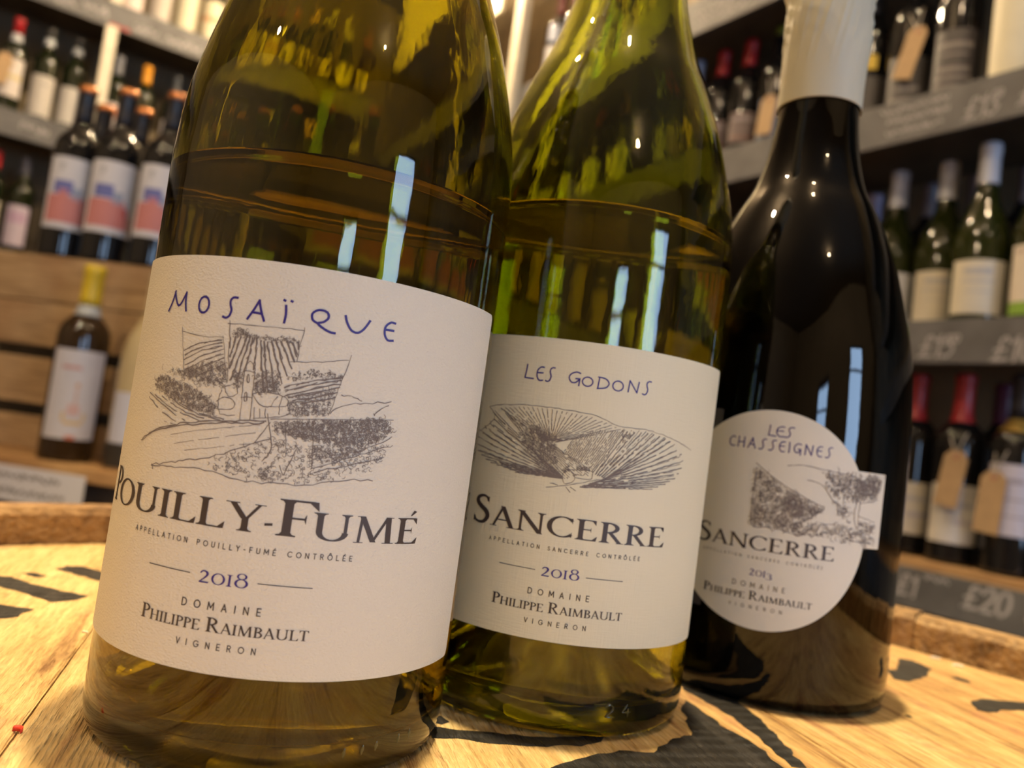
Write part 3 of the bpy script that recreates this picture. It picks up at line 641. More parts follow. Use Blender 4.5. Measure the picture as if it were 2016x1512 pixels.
sk1 = {'frames':[[[-21.1,87.3],[-18.2,76.7]],[[-20.9,86.6],[-15.3,85.9],[-10.3,86.1]],[[-10.5,86.4],[-9.3,81.9],[-8.0,77.3]],[[-9.4,89.6],[-8.7,84.1],[-8.0,77.3]],[[-9.8,89.0],[-3.2,89.1],[5.6,89.6]],[[5.5,90.1],[5.2,86.7],[5.0,83.2]],[[3.4,82.9],[8.1,83.6],[14.9,85.0]],[[15.2,86.1],[14.0,80.9],[12.6,74.0]]],'church':[[[-4.8,80.1],[-4.2,70.3]],[[-2.8,80.3],[-2.1,70.6]],[[-4.9,80.1],[-3.9,82.2],[-2.7,80.3],[-4.9,80.1]],[[-4.2,70.3],[-2.1,70.6]],[[-4.6,74.8],[-2.5,75.1]]],'win':[[[-4.1,79.2],[-3.8,79.4],[-3.5,78.1],[-3.9,78.0],[-4.1,79.2]],[[-4.0,75.7],[-3.7,75.9],[-3.4,74.4],[-3.9,74.3],[-4.0,75.7]]],'house':[[[-2.5,75.8],[-0.6,76.4],[3.4,76.2],[4.6,74.5],[1.3,73.8],[-0.8,73.9],[-2.5,75.8]],[[1.3,73.8],[2.4,76.1]],[[3.4,76.2],[3.0,74.1],[3.3,72.4]],[[4.6,74.5],[4.8,72.6],[-1.7,71.0]],[[-8.3,76.4],[-6.4,77.2],[-5.5,75.4],[-7.3,74.8],[-8.3,76.4]],[[-8.8,75.8],[-9.2,73.5],[-8.4,71.1],[-5.4,71.2]],[[-9.6,73.4],[-8.5,74.3],[-6.2,74.2],[-5.8,72.5],[-8.9,71.8]],[[4.6,75.0],[7.2,75.5],[7.9,73.4]],[[-1.8,73.4],[-1.3,71.0]],[[-0.7,73.2],[-0.3,71.3]],[[0.4,73.4],[0.7,71.5]]],'rowsB':[[[-8.7,86.2],[-8.5,84.1]],[[-7.6,86.5],[-8.2,82.4]],[[-6.5,86.8],[-8.0,80.0]],[[-5.4,87.0],[-7.4,77.9]],[[-4.7,87.0],[-6.1,77.7]],[[-3.9,87.0],[-4.9,79.6]],[[-3.3,86.7],[-2.9,80.6]],[[-2.6,86.6],[-0.5,76.7]],[[-1.9,86.4],[0.4,76.5]],[[-1.2,86.4],[1.7,76.7]],[[-0.3,86.6],[2.7,78.6]],[[0.4,86.7],[3.5,80.1]],[[1.4,86.9],[4.3,81.6]],[[2.4,87.0],[4.7,83.1]],[[3.5,86.9],[5.0,84.2]],[[4.5,87.1],[5.0,85.6]]],'rowsA':[[[-19.4,82.7],[-15.9,84.3],[-10.5,85.5]],[[-19.2,81.7],[-15.3,83.6],[-10.3,85.0]],[[-19.0,80.8],[-14.7,83.0],[-10.1,84.4]],[[-18.6,79.7],[-14.1,82.1],[-9.8,83.8]],[[-18.4,78.7],[-13.5,81.3],[-9.7,82.9]],[[-17.4,78.2],[-12.9,80.5],[-9.4,82.1]],[[-14.6,78.1],[-11.5,79.5],[-9.1,80.9]]],'rowsC':[[[3.4,78.0],[8.0,79.7],[14.1,81.5]],[[3.6,77.1],[8.1,79.0],[14.0,80.9]],[[3.5,76.2],[8.2,78.1],[13.8,80.1]],[[4.4,76.0],[8.6,77.5],[13.7,79.3]],[[5.5,75.6],[9.1,76.7],[13.5,78.4]],[[6.9,75.1],[9.9,76.1],[13.3,77.3]]],'rowsL':[[[-28.9,73.3],[-21.8,70.6],[-16.3,68.7]],[[-26.9,73.0],[-19.7,70.6],[-12.8,69.2]],[[-24.2,72.9],[-17.2,70.6],[-10.4,69.5]],[[-21.3,72.8],[-14.9,70.7],[-8.2,69.9]],[[-29.0,72.5],[-24.7,70.3],[-18.6,68.3]],[[-18.5,72.0],[-13.1,70.5],[-7.4,70.2]]],'road':[[[-29.2,63.1],[-25.3,65.5],[-19.9,67.3],[-12.8,69.0],[-5.9,70.0],[1.1,70.8]],[[-29.0,63.5],[-23.5,65.9],[-18.8,67.1],[-11.1,68.8],[0.8,70.5]],[[-22.9,68.0],[-17.5,67.5]],[[-19.5,65.5],[-10.9,67.6],[-0.2,70.0]],[[-18.1,63.9],[-9.0,66.2],[-0.6,68.4]],[[-15.1,62.9],[-8.4,64.5],[-1.3,66.2]]],'low':[[[-24.0,58.8],[-15.7,59.4],[-9.5,59.8],[-2.6,58.9],[4.9,59.1],[11.6,59.8],[17.6,61.3],[23.3,61.9]],[[-24.0,58.9],[-16.0,60.7],[-9.1,62.3],[-3.6,64.8],[2.3,67.7]],[[-23.9,59.0],[-23.4,58.0]],[[12.6,74.0],[16.1,76.4],[24.8,78.0]],[[14.1,77.8],[16.2,78.1],[18.4,77.5]],[[10.5,62.9],[17.6,65.8],[26.7,69.3]],[[11.2,62.3],[19.6,64.9],[25.1,66.5]],[[26.0,71.0],[21.0,67.9],[14.1,66.1]],[[21.4,74.8],[22.4,76.0],[24.5,77.4]]],'posts':[[[1.8,70.8],[-0.8,66.1]],[[1.0,72.4],[2.7,66.0],[1.3,63.1]],[[4.6,71.5],[5.7,64.7]],[[9.9,72.2],[10.8,62.9]],[[7.5,66.5],[5.7,60.9]],[[4.7,62.8],[5.7,60.9]],[[1.7,71.4],[13.1,72.9],[25.8,74.4]]],'bushL':[[[-27.9,75.9],[-24.8,77.2],[-17.9,75.9],[-12.2,74.5],[-9.3,72.1],[-9.8,70.6],[-15.0,71.4],[-21.3,72.8],[-25.9,74.2]]],'bushT':[[[-26.4,78.1],[-18.5,78.8],[-14.7,78.5],[-11.9,77.4],[-7.9,77.5],[-8.5,76.4],[-14.3,76.4],[-20.3,77.6]]],'bushA':[[[-18.5,78.8],[-13.4,80.8],[-9.0,81.2],[-8.1,77.5],[-11.0,76.8],[-17.3,77.5]]],'treeT':[[[-8.8,86.9],[-7.5,88.5],[-3.6,87.2],[4.3,87.9],[4.9,86.6],[0.7,86.5],[-2.8,86.8],[-7.9,86.3]]],'treeC':[[[3.7,80.5],[8.3,82.0],[13.9,82.3],[14.1,81.3],[8.5,80.5],[3.9,79.4]]],'bushM':[[[-3.1,79.9],[2.0,80.6],[3.0,76.5],[-1.8,75.8]],[[-7.1,79.4],[-5.4,80.3],[-4.8,76.8],[-6.6,76.6]],[[4.5,75.3],[9.3,75.3],[12.4,75.0],[12.3,73.6],[4.9,72.6]]],'bushC':[[[4.4,76.4],[13.2,79.0],[12.7,75.1],[8.6,75.2],[4.9,75.0]]],'dense':[[[2.2,70.5],[8.1,71.8],[23.8,74.6],[26.2,72.1],[21.6,68.7],[12.0,68.3],[7.2,68.5],[3.5,68.9]]],'scrub':[[[-9.8,61.5],[-3.5,64.5],[2.3,67.7],[12.2,66.9],[26.2,69.6],[23.7,65.0],[21.7,63.4],[11.5,60.2],[4.9,59.6],[-2.7,59.4],[-9.5,60.2]]],'dark2':[[[9.8,67.3],[20.8,69.4],[20.4,67.2],[12.6,64.2],[10.8,65.0]],[[0.8,61.6],[3.1,62.1],[3.6,60.3],[1.2,60.0]]]}
sk2 = {'out':[[[-28.6,81.2],[-24.8,82.1],[-15.4,82.9],[-4.1,82.8],[1.6,82.3],[7.3,80.6],[15.1,80.6],[23.4,79.4],[32.7,76.9]],[[-28.3,81.1],[-26.3,78.1],[-31.5,73.9]],[[-9.2,62.4],[-4.4,63.5],[5.5,66.6]],[[-4.0,63.2],[-2.8,61.9]],[[-3.0,63.3],[-1.5,62.6]],[[-8.3,63.6],[-6.2,63.4]]],'house':[[[-5.3,66.3],[-4.1,67.8],[-2.2,66.2],[-2.5,64.8],[-4.6,64.0],[-5.3,66.3]],[[-4.1,67.8],[-2.9,67.8],[1.7,68.1],[2.2,67.2],[1.8,65.9],[-2.2,65.9]],[[-2.2,66.2],[-2.0,66.7],[-0.1,66.7],[0.4,67.3],[1.3,66.7]],[[-4.2,65.6],[-3.9,65.6],[-3.9,65.3]]],'f1':[[[-24.6,81.2]],[[8.1,80.0]],[[-9.3,73.7]]],'arc':[[[-24.6,81.2],[-19.6,82.1],[-15.4,82.4],[-10.2,82.5],[-4.0,82.1],[0.6,81.8],[4.3,80.9],[8.1,79.8]],[[-9.3,73.7]]],'left':[[[-27.1,79.9],[-26.3,77.8],[-31.5,73.5],[-31.3,69.8],[-29.9,68.5],[-26.2,66.7],[-17.9,65.0]],[[-4.6,65.2]]],'mid':[[[9.3,79.8],[6.4,79.1],[2.8,78.9],[-0.6,77.7],[-3.6,75.9]],[[2.4,67.9],[0.8,69.5],[-1.4,69.9],[-2.8,70.0],[-5.6,72.1]]],'right':[[[10.1,79.6],[14.0,79.7],[17.7,79.8],[22.5,78.9],[25.8,77.8],[28.4,75.8],[29.5,73.7],[29.3,71.5],[27.4,69.1],[24.0,67.2],[20.0,65.5]],[[2.9,67.3],[5.8,66.6],[-0.6,63.7]]],'tree':[[[-5.6,67.5],[-4.0,68.6],[-3.2,67.9],[-4.8,66.6]],[[-2.3,68.7],[0.8,69.1],[1.5,68.2],[-1.8,68.0]]],'darkp':[[[-16.2,77.5],[-13.3,78.2],[-9.4,74.1],[-11.3,74.5]],[[8.3,78.6],[11.6,79.4],[10.7,77.5],[8.9,76.9]]]}
sk3 = {'lines':[[[-20.5,76.1],[-15.9,72.8],[-8.6,68.7],[0.9,65.0]],[[-11.4,76.6],[-6.6,77.3],[-0.5,76.8],[6.0,76.4]],[[-5.1,72.9],[-1.0,72.2],[3.2,67.8],[7.3,65.3]],[[11.6,68.8],[10.9,65.7],[11.3,61.6],[13.2,59.2],[17.7,58.1]],[[12.6,68.4],[12.4,64.8],[12.6,61.2]],[[9.9,72.8],[11.3,68.8],[13.6,68.0],[19.7,69.6]],[[12.3,63.8],[19.3,62.3]],[[13.2,61.3],[19.0,59.7]],[[-20.1,74.8],[-20.1,57.1],[-14.1,56.6],[-6.1,55.3]],[[0.9,64.5],[-3.7,60.8],[-7.9,58.1]],[[-0.7,56.1],[-0.0,59.2],[4.6,60.4]],[[9.0,56.3],[13.4,55.6],[18.9,55.5]]],'bush':[[[-20.4,74.8],[-13.7,70.6],[0.4,64.4],[-3.7,60.8],[-6.2,55.8],[-20.1,56.6]]],'dark':[[[-11.3,66.8],[0.4,64.9],[-0.9,62.7],[-7.8,61.2],[-11.8,62.6]],[[9.6,74.8],[20.2,75.9],[18.7,70.6],[12.1,69.9]],[[13.2,61.8],[18.7,61.2],[18.4,58.6],[12.8,59.7]]],'can':[[[-0.5,76.6],[6.0,76.4],[21.2,76.8],[18.9,69.6],[11.7,68.3],[4.1,69.0],[1.1,71.7]]],'low':[[[-8.4,58.5],[7.9,60.2],[20.1,57.2],[18.2,55.0],[8.5,55.7],[0.9,55.8],[-7.6,55.1]],[[2.8,66.8],[9.5,66.6],[10.1,61.5],[4.2,63.9]]]}
def rule(s0, s1, z, w=.17): return [((s0, z - w / 2), (s1, z - w / 2), (s1, z + w / 2), (s0, z + w / 2))]
def common_text(lb, R, dz, ds=0.0, year='2018'):
    blue = layout(year[:3], SERIF, 2.35, -7.6 + ds, (-.5 if year == '2018' else -.4) + ds, 38.45 + dz) + layout(year[3], SERIF, 2.6, -.3 + ds, 2.35 + ds, 38.45 + dz)
    print_on('vintage', blue, R, M['ink_blue'], lb)
    t = layout('DOMAINE', SANS, 1.4, -10.1 + ds, 5.5 + ds, 33.6 + dz, .21, stretch=False) + layout('VIGNERON', SANS, 1.15, -10.1 + ds, 5.6 + ds, 26.25 + dz, .17, stretch=False)
    t += layout('PHILIPPE RAIMBAULT', SERIF, 2.0, -19.6 + ds, 15.1 + ds, 29.45 + dz, sizes=[2.75] + [2.0] * 8 + [2.75] + [2.0] * 8)
    return t

# large bottle at the left
R1 = 0.041
b1 = main_bottle('wine_bottle', (-0.0474775, 0.1943742, 0), BURG, .1248, M['green_glass'], M['white_wine'], 'large green glass bottle nearest the camera, labelled Mosaïque Pouilly-Fumé 2018')
l1 = sheet('label', R1, -61.5, 56.9, 21.55, 102.3, M['paper1'], b1); l1['label'] = 'cream label with a village drawing and black Pouilly-Fumé lettering'
k = []
mos = [('M', -26.3, 4.15, 90.5), ('O', -17.5, 3.6, 90.4), ('S', -11.2, 4.2, 90.0), ('A', -5.9, 3.9, 90.3), ('Ï', 1.0, 3.9, 90.5), ('Q', 6.3, 3.6, 90.2), ('U', 12.9, 3.1, 90.6), ('E', 20.9, 3.9, 90.3)]
mw = {'M': 5.4, 'O': 2.6, 'S': 2.4, 'A': 3.4, 'Ï': .9, 'Q': 4.9, 'U': 4.9, 'E': 2.2}
for c, s, h, z in mos: k += layout(c, HAND, h, s, s + mw[c], z, .47)
print_on('lettering', k, R1, M['ink_blue'], l1)
k = layout('P', SERIF, 7.3, -40.6, -35.9, 49.4) + layout('OUILLY', SERIF, 5.4, -36.2, 3.6, 49.3) + layout('-', SERIF, 5.4, 3.3, 5.5, 49.4) + layout('F', SERIF, 7.1, 5.6, 13.4, 49.3) + layout('UMÉ', SERIF, 5.35, 12.4, 36.3, 49.1)
k += common_text(l1, R1, 0) + layout('APPELLATION POUILLY-FUMÉ CONTRÔLÉE', SANS, 1.0, -25.5, 21.3, 45.4, .15, stretch=False) + rule(-19.5, -9.4, 39.9) + rule(4.1, 14.4, 39.7)
print_on('lettering', k, R1, M['ink'], l1)
q = lines(sk1['frames'], .13) + lines(sk1['church'], .16) + lines(sk1['win'], .2, .03) + lines(sk1['house'], .16) + lines(sk1['rowsB'], .30, .14) + lines(sk1['rowsB'], .22, .3, .2) + lines(sk1['rowsA'], .2, .12) + lines(sk1['rowsA'], .16, .25, .3) + lines(sk1['rowsC'], .26, .12) + lines(sk1['rowsC'], .2, .25, .3) + lines(sk1['rowsL'], .2, .15, .1) + lines(sk1['road'][:2], .26, .2) + lines(sk1['road'][2:], .10, .1, .2) + lines(sk1['low'], .18, .25) + lines(sk1['posts'], .17, .05)
q += scribble(sk1['bushL'], 11.88, 0.5, 0.098) + scribble(sk1['bushT'], 6.48, 0.5, 0.09) + scribble(sk1['bushA'], 9.72, 0.44, 0.098) + scribble(sk1['treeT'], 9.72, 0.39, 0.098) + scribble(sk1['treeC'], 7.56, 0.39, 0.105) + scribble(sk1['bushM'], 9.72, 0.44, 0.105) + scribble(sk1['bushC'], 5.4, 0.44, 0.098) + scribble(sk1['dense'], 12.96, 0.5, 0.112) + scribble(sk1['scrub'], 2.16, 0.61, 0.098) + scribble(sk1['dark2'], 7.56, 0.5, 0.098)
print_on('landscape_drawing', q, R1, M['ink_sketch'], l1)
bk = sheet('back_label', R1, 86, 171, 30, 92, M['paper1'], b1)
# middle bottle
b2 = main_bottle('wine_bottle', (0.0213882, 0.2431077, 0), BURG, .1385, M['green_glass2'], M['white_wine'], 'green glass wine bottle in the middle, its label naming Les Godons Sancerre 2018')
b2.rotation_euler = (0, 0, 0)
l2 = sheet('label', R1, -55.0, 49.9, 23.8, 101.1, M['paper2'], b2); l2['label'] = 'linen-textured cream label with a drawing of vineyard rows'
k = []
for c, s, h, wd, z in [('L', -18.7, 3.6, 2.4, 89.9), ('E', -15.6, 3.7, 1.9, 89.6), ('S', -12.9, 3.7, 1.9, 89.6), ('G', -7.0, 3.2, 3.0, 89.8), ('O', -3.4, 2.6, 2.7, 89.5), ('D', .6, 3.0, 3.0, 89.4), ('O', 4.5, 2.8, 2.8, 89.4), ('N', 8.6, 3.0, 3.0, 89.7), ('S', 12.8, 3.6, 2.0, 89.6)]: k += layout(c, HAND, h, s, s + wd, z, .34)
print_on('lettering', k, R1, M['ink_blue'], l2)
k = layout('S', SERIF, 7.2, -29.2, -23.3, 50.5) + layout('ANCERRE', SERIF, 5.2, -23.2, 26.0, 50.4)
k += common_text(l2, R1, 1.5) + layout('APPELLATION SANCERRE CONTRÔLÉE', SANS, .95, -22.7, 18.2, 46.6, .14, stretch=False) + rule(-18.8, -9.0, 41.25) + rule(4.0, 14.0, 41.0)
print_on('lettering', k, R1, M['ink'], l2)
q = lines(sk2['out'], .16) + lines(sk2['house'], .15, .05)
q += fan(sk2['arc'][0], sk2['arc'][1], 26, .17, .07, .08, 0, .92)
q += fan(sk2['left'][0], sk2['left'][1], 15, .24, .09, .10, 0, .97) + fan([(x, z + .8) for x, z in sk2['left'][0]], sk2['left'][1], 14, .16, .12, .25, 0, .85)
q += fan([sk2['arc'][0][0], sk2['arc'][1][0]], [sk2['left'][1][0], sk2['mid'][1][0]], 13, .15, .08, .2, 0, 1)
q += fan(sk2['mid'][0], sk2['mid'][1], 22, .17, .08, .12) + fan(sk2['right'][0], sk2['right'][1], 19, .27, .10, .06) + fan([(x - 1, z + .4) for x, z in sk2['right'][0]], sk2['right'][1], 18, .15, .10, .3)
q += scribble(sk2['tree'], 15.12, 0.33, 0.098) + scribble(sk2['darkp'], 9.72, 0.33, 0.09)
q += fan([(-21.5, 79.5), (-8, 77.2)], [(-12.0, 69.5), (-9.0, 67.0)], 12, .14, .06, .15) + scribble([[(-19, 76), (-9, 76.5), (-6, 66), (-11, 66)]], 5, .5, .1)
print_on('landscape_drawing', q, R1, M['ink_sketch'], l2)
bk = sheet('back_label', R1, 84, 170, 30, 92, M['paper2'], b2)
# dark bottle at the right
R3 = 0.0435
b3 = main_bottle('wine_bottle', (0.1018442, 0.2910077, 0), DARK, .205, M['dark_glass'], M['red_wine'], 'near-black bottle with a cream paper capsule and round Les Chasseignes Sancerre label')
CS, CZ, RX, RZ = -15.6, 58.8, 31.6, 34.9
f3 = R3 / 0.0425
def oround(s):
    u = (s / f3 - CS) / RX; h = RZ * math.sqrt(max(1 - u * u, 0)); return CZ - h, CZ + h
def lab3_r(s):      # follows the glass, which narrows towards the shoulder
    return 0
l3 = sheet('label', R3, (CS - RX + .02) * f3, (CS + RX - .02) * f3, 0, 0, M['paper3'], b3, outline=oround); l3['label'] = 'round cream label with a square tab carrying a tree drawing'
tab = sheet('label_tab', R3, 8.0 * f3, 22.2 * f3, 53.85, 77.9, M['paper3'], l3, rc=.4, off=.00011)
gb = sheet('label_backing', R3, -62 * f3, -33.2 * f3, 27.4, 92.5, M['backing_grey'], b3, rc=.6, off=.00003, th=.00006); gb['label'] = 'dark grey backing label showing behind the round one'
F3 = lambda P: [tuple((x * f3, z) for x, z in q_) for q_ in P]
k = layout('LES', HAND, 3.3, -17.9, -10.8, 85.4, .34) + layout('CHASSEIGNES', HAND, 3.3, -29.8, 1.2, 80.7, .34, stretch=False)
print_on('lettering', F3(k), R3, M['ink_blue'], l3)
k = layout('S', SERIF, 6.2, -37.2, -32.0, 48.7) + layout('ANCERRE', SERIF, 4.4, -32.0, 5.9, 48.7) + layout('APPELLATION SANCERRE CONTRÔLÉE', SANS, .85, -34.4, 2.4, 45.8, .10, stretch=False)
k += layout('DOMAINE', SANS, 1.5, -23.5, -8.0, 36.8, .17, stretch=False) + layout('VIGNERON', SANS, 1.1, -24.0, -8.2, 30.2, .12, stretch=False) + layout('PHILIPPE RAIMBAULT', SERIF, 1.9, -32.8, .5, 33.0, sizes=[2.7] + [1.9] * 8 + [2.7] + [1.9] * 8)
print_on('lettering', F3(k), R3, M['ink'], l3)
print_on('vintage', F3(layout('201', SERIF, 2.0, -19.0, -13.9, 40.6) + layout('3', SERIF, 2.0, -13.9, -12.1, 40.3)), R3, M['ink_blue'], l3)
q = lines(sk3['lines'], .2) + scribble(sk3['bush'], 2.6, 1.1, .13) + scribble(sk3['dark'], 4, .8, .13) + scribble(sk3['low'], 1.6, 1.2, .12) + scribble(sk3['can'], 3, 1.0, .13)
print_on('landscape_drawing', F3(q), R3, M['ink_sketch'], l3, off=.00046)
# capsules and corks
for b, zb in ((b1, .228), (b2, .236)):
    pr = [(.0001 + r, z) for r, z in BURG if z >= zb]; pr = [(r + .0002, z) for r, z in pr]
    pr = [(pr[0][0] - .0004, pr[0][1] + .0002)] + pr + [(.013, .2958), (0, .2962)]
    V, F = lathe(pr, 48); mobj('capsule', V, F, M['cream_foil'], b)
    V, F = lathe([(0, .245), (.0088, .245), (.0092, .247), (.0092, .292), (.0088, .294), (0, .294)], 24); mobj('cork', V, F, M['cork'], b)
pr = [(.0152, .2120), (.0154, .2118), (.0156, .2122)] + [(.0157 + .0001 * i, .2122 + .004 * i) for i in range(1, 10)]
pr = [(.01495, .2118), (.0153, .2112)] + [(.0153 - .00002 * i, .2118 + .0022 * i) for i in range(20)] + [(.0156, .2570), (.0170, .2600), (.0182, .2640), (.0180, .2690), (.0168, .2730), (.0156, .2790), (.0154, .2860), (.0154, .2925), (.0145, .2955), (.008, .2968), (0, .2965)]
V, F = lathe(pr, 128)
def crumple(v):
    v = Vector(v); a = math.atan2(v.y, v.x); z = v.z
    k_ = max(0, min(1, (z - .219) / .022)); n1 = noise.noise(Vector((cos(a) * 2.3, sin(a) * 2.3, z * 60 + 3)))
    ridge = -abs(noise.noise(Vector((cos(a - z * 9) * 4.2, sin(a - z * 9) * 4.2, z * 14)))) + .12
    f_ = 1 + k_ * (max(0, n1) * .07 + max(0, ridge + .03) * .34 * (0.5 + k_)) + .02 * k_; return Vector((v.x * f_, v.y * f_, z))
mobj('capsule', [crumple(v) if v[2] > .2119 else v for v in V], F, M['cream_foil'], b3)['label'] = 'cream waxed-paper capsule, crumpled towards the top'

# moulded marks near the foot of the glass
def moulded(name, b, R, strokes, w, parent_mat):
    V, F = [], []
    for P in strokes:
        P = [(s_ / 1000, z_ / 1000) for s_, z_ in (spline(P, 3) if len(P) > 2 else [P[0], ((P[0][0] + P[1][0]) / 2, (P[0][1] + P[1][1]) / 2), P[1]])]
        n = len(P)
        for i, (s_, z_) in enumerate(P):
            a = P[max(i - 1, 0)]; c = P[min(i + 1, n - 1)]; dx, dy = c[0] - a[0], c[1] - a[1]; l = math.hypot(dx, dy) or 1
            hw_ = w / 2 * (0.35 if i in (0, n - 1) else 1); b0 = len(V)
            for j in range(5):
                u = -1 + j / 2; h_ = .00035 * (1 - u * u) * (0.2 if i in (0, n - 1) else 1); x_, y_ = s_ - dy / l * hw_ * u, z_ + dx / l * hw_ * u
                V.append(((R + h_) * sin(x_ / R), -(R + h_) * cos(x_ / R), y_))
            if i:
                for j in range(4): F.append((b0 - 5 + j, b0 - 4 + j, b0 + 1 + j, b0 + j))
    mobj(name, V, F, parent_mat, b)
gm = flat((.05, .05, .015), .05, coat=.6)
for s_, z_ in ((25.7, 6.9), (29.9, 7.0), (33.3, 7.2), (39.5, 7.4), (43.1, 7.6)): moulded('moulded_tick', b1, .0409, [[(s_, z_ - 1.0), (s_ + .2, z_ + 1.0)]], .0009, gm)
moulded('moulded_digit', b2, .0410, [[(13.9, 8.6), (15.0, 9.5), (16.2, 8.6), (15.4, 7.4), (13.9, 6.3)], [(13.9, 6.3), (16.6, 6.3)]], .0006, gm)
moulded('moulded_digit', b2, .0410, [[(20.6, 9.5), (19.0, 7.4)], [(19.0, 7.4), (21.8, 7.4)], [(20.9, 8.4), (20.9, 6.2)]], .0006, gm)

# ------------------------------------------------------------------ shelves
def shelf(n, t, s0, s1, d, zt, depth, strip, label, group, boardmat, drop=0.0, name='shelf'):
    """board whose front edge lies at distance d, with a chalkboard price strip hung on it"""
    c = n * d + t * ((s0 + s1) / 2)
    root = empty(name, (c.x, c.y, zt), math.atan2(t.y, t.x), label, 'shelf', group)
    h = (s1 - s0) / 2
    V, F = boxm(-h, h, 0, depth, -.022, 0, .001); mobj('board', V, F, boardmat, root, smooth=False)
    st = None
    if strip:
        V, F = boxm(-h, h, -.009, -.0005, -drop - strip, -drop - .0005 if not drop else -drop, .001); st = mobj('price_strip', V, F, M['slate'], root, smooth=False)
    return root, st, (s0 + s1) / 2
def chalk(st, mid, polys, name='chalk_writing', mat=None, y=-.0093):
    V, F = [], []
    for q in polys:
        b = len(V); q = [p for i, p in enumerate(q) if i == 0 or p != q[i - 1]]
        for s, z in q: V.append((s - mid, y, z))
        F.append(list(range(b, len(V))))
    o = mobj(name, V, F, mat or M['chalk'], st, smooth=False); return o
def scrawl(s0, s1, z, h, n=9, w=.004, seed=1):
    rnd = random.Random(seed); P = []
    for i in range(n * 3 + 1): P.append((s0 + (s1 - s0) * i / (n * 3) + rnd.uniform(-.3, .3) * h, z + h * (0.5 + 0.5 * (-1) ** i * rnd.uniform(.3, 1))))
    P = spline(P, 2); return quad_strip(P, [w] * len(P))
def price(txt, s0, h, z, w=.0042, slant=.15):
    tot = sum(CHALK[c][1] for c in txt) * h; q = layout(txt, CHALK, h, s0, s0 + tot * 1.12, z, w, stretch=False)
    return [tuple((x + (y_ - z) * slant, y_) for x, y_ in p) for p in q]
ZA, ZB, ZL, ZC, ZD = .7237, .340, -.0364, 1.1026, 1.485
RS0, RS1 = -3.33, 1.0
sA = shelf(NR, TR, RS0, RS1, 1.23, ZA, .325, .076, 'dark right-hand shelf with a chalkboard strip holding red-capped and tagged bottles', 'right-hand shelves', M['shelf_dark'])
sB = shelf(NR, TR, RS0, RS1, 1.23, ZB, .325, .070, 'dark right-hand shelf with £15 chalked on its strip holding white-capped bottles', 'right-hand shelves', M['shelf_dark'])
sL = shelf(NR, TR, RS0, RS1, 1.23, ZL, .325, .062, 'lowest right-hand shelf with a bare wood lip and £20 chalked on its strip', 'right-hand shelves', M['board_wood'], drop=.012)
sC = shelf(NR, TR, RS0, RS1, 1.23, ZC, .325, .084, 'topmost dark right-hand shelf with a smudged chalkboard strip at the upper edge of the picture', 'right-hand shelves', M['shelf_dark'])
for k in (scrawl(-.765, -.655, .700 - ZA, .013, 8, .003, 1), scrawl(-.755, -.650, .682 - ZA, .012, 8, .003, 2), scrawl(-.752, -.660, .662 - ZA, .012, 7, .003, 3), price('£13', -.627, .034, .660 - ZA) + price('50', -.585, .013, .684 - ZA, .003), price('£12', -.548, .034, .664 - ZA)): chalk(sA[1], sA[2], k)
for k in (price('£15', -.658, .034, .280 - ZB), price('00', -.612, .013, .302 - ZB, .003), price('£10', -.550, .036, .274 - ZB),): chalk(sB[1], sB[2], k)
for k in (price('£20', -.556, .034, -.088 - ZL, .005), price('£1', -.655, .032, -.092 - ZL), scrawl(-.612, -.578, -.062 - ZL, .009, 5, .003, 5), price('£18', -.470, .034, -.084 - ZL),): chalk(sL[1], sL[2], k)
for k in (scrawl(-1.25, -1.14, 1.055 - ZC, .018, 6, .005, 6), scrawl(-1.24, -1.10, 1.035 - ZC, .018, 6, .005, 7), scrawl(-1.9, -1.7, 1.05 - ZC, .02, 6, .005, 8),): chalk(sC[1], sC[2], k)
LA, LB_, LC = .4295, .8765, 1.335
LS0, LS1 = -1.6, 1.20
fA = shelf(NL, TL, LS0, LS1, 3.0, LA, .35, .085, 'lowest far left shelf, half hidden by the crate', 'far left shelves', M['shelf_dark'])
fB = shelf(NL, TL, LS0, LS1, 3.0, LB_, .35, .085, 'far left shelf with a chalkboard strip, level with the copper bottle tops', 'far left shelves', M['shelf_dark'])
fC = shelf(NL, TL, LS0, LS1, 3.0, LC, .35, .088, 'topmost far left shelf with a smudged chalkboard strip', 'far left shelves', M['shelf_dark'])
for k in (scrawl(.02, .10, .82 - LB_, .03, 5, .007, 9),): chalk(fB[1], fB[2], k)
for k in (scrawl(.04, .10, 1.265 - LC, .03, 5, .008, 10), scrawl(.13, .20, 1.27 - LC, .035, 5, .009, 11), scrawl(.29, .36, 1.262 - LC, .03, 5, .009, 12), scrawl(.40, .50, 1.262 - LC, .03, 6, .009, 13),): chalk(fC[1], fC[2], k)
chalk(fC[1], fC[2], scrawl(.215, .275, 1.252 - LC, .008, 6, .008, 14), mat=flat((.42, .06, .05), .9))['label'] = 'red chalk line'
def post(name, n, d, t, s, w_, z0, z1, mat, lab, cat='post', dp=.03):
    V, F = boxm(-w_ / 2, w_ / 2, 0, dp, 0, z1 - z0, .002)
    c = n * d + t * s; o = mobj(name, V, F, mat, None, smooth=False, loc=(c.x, c.y, z0)); o.rotation_euler = (0, 0, math.atan2(t.y, t.x)); return setp(o, lab, cat)
post('shelf_post', NL, 2.968, TL, .222, .036, FLOOR, LC - .09, M['cream_post'], 'narrow cream post in front of the far left shelves', dp=.022)
post('shelf_post', NL, 3.001, TL, .222, .036, LC + .0003, CEIL, M['cream_post'], 'short piece of cream post above the topmost far left shelf')
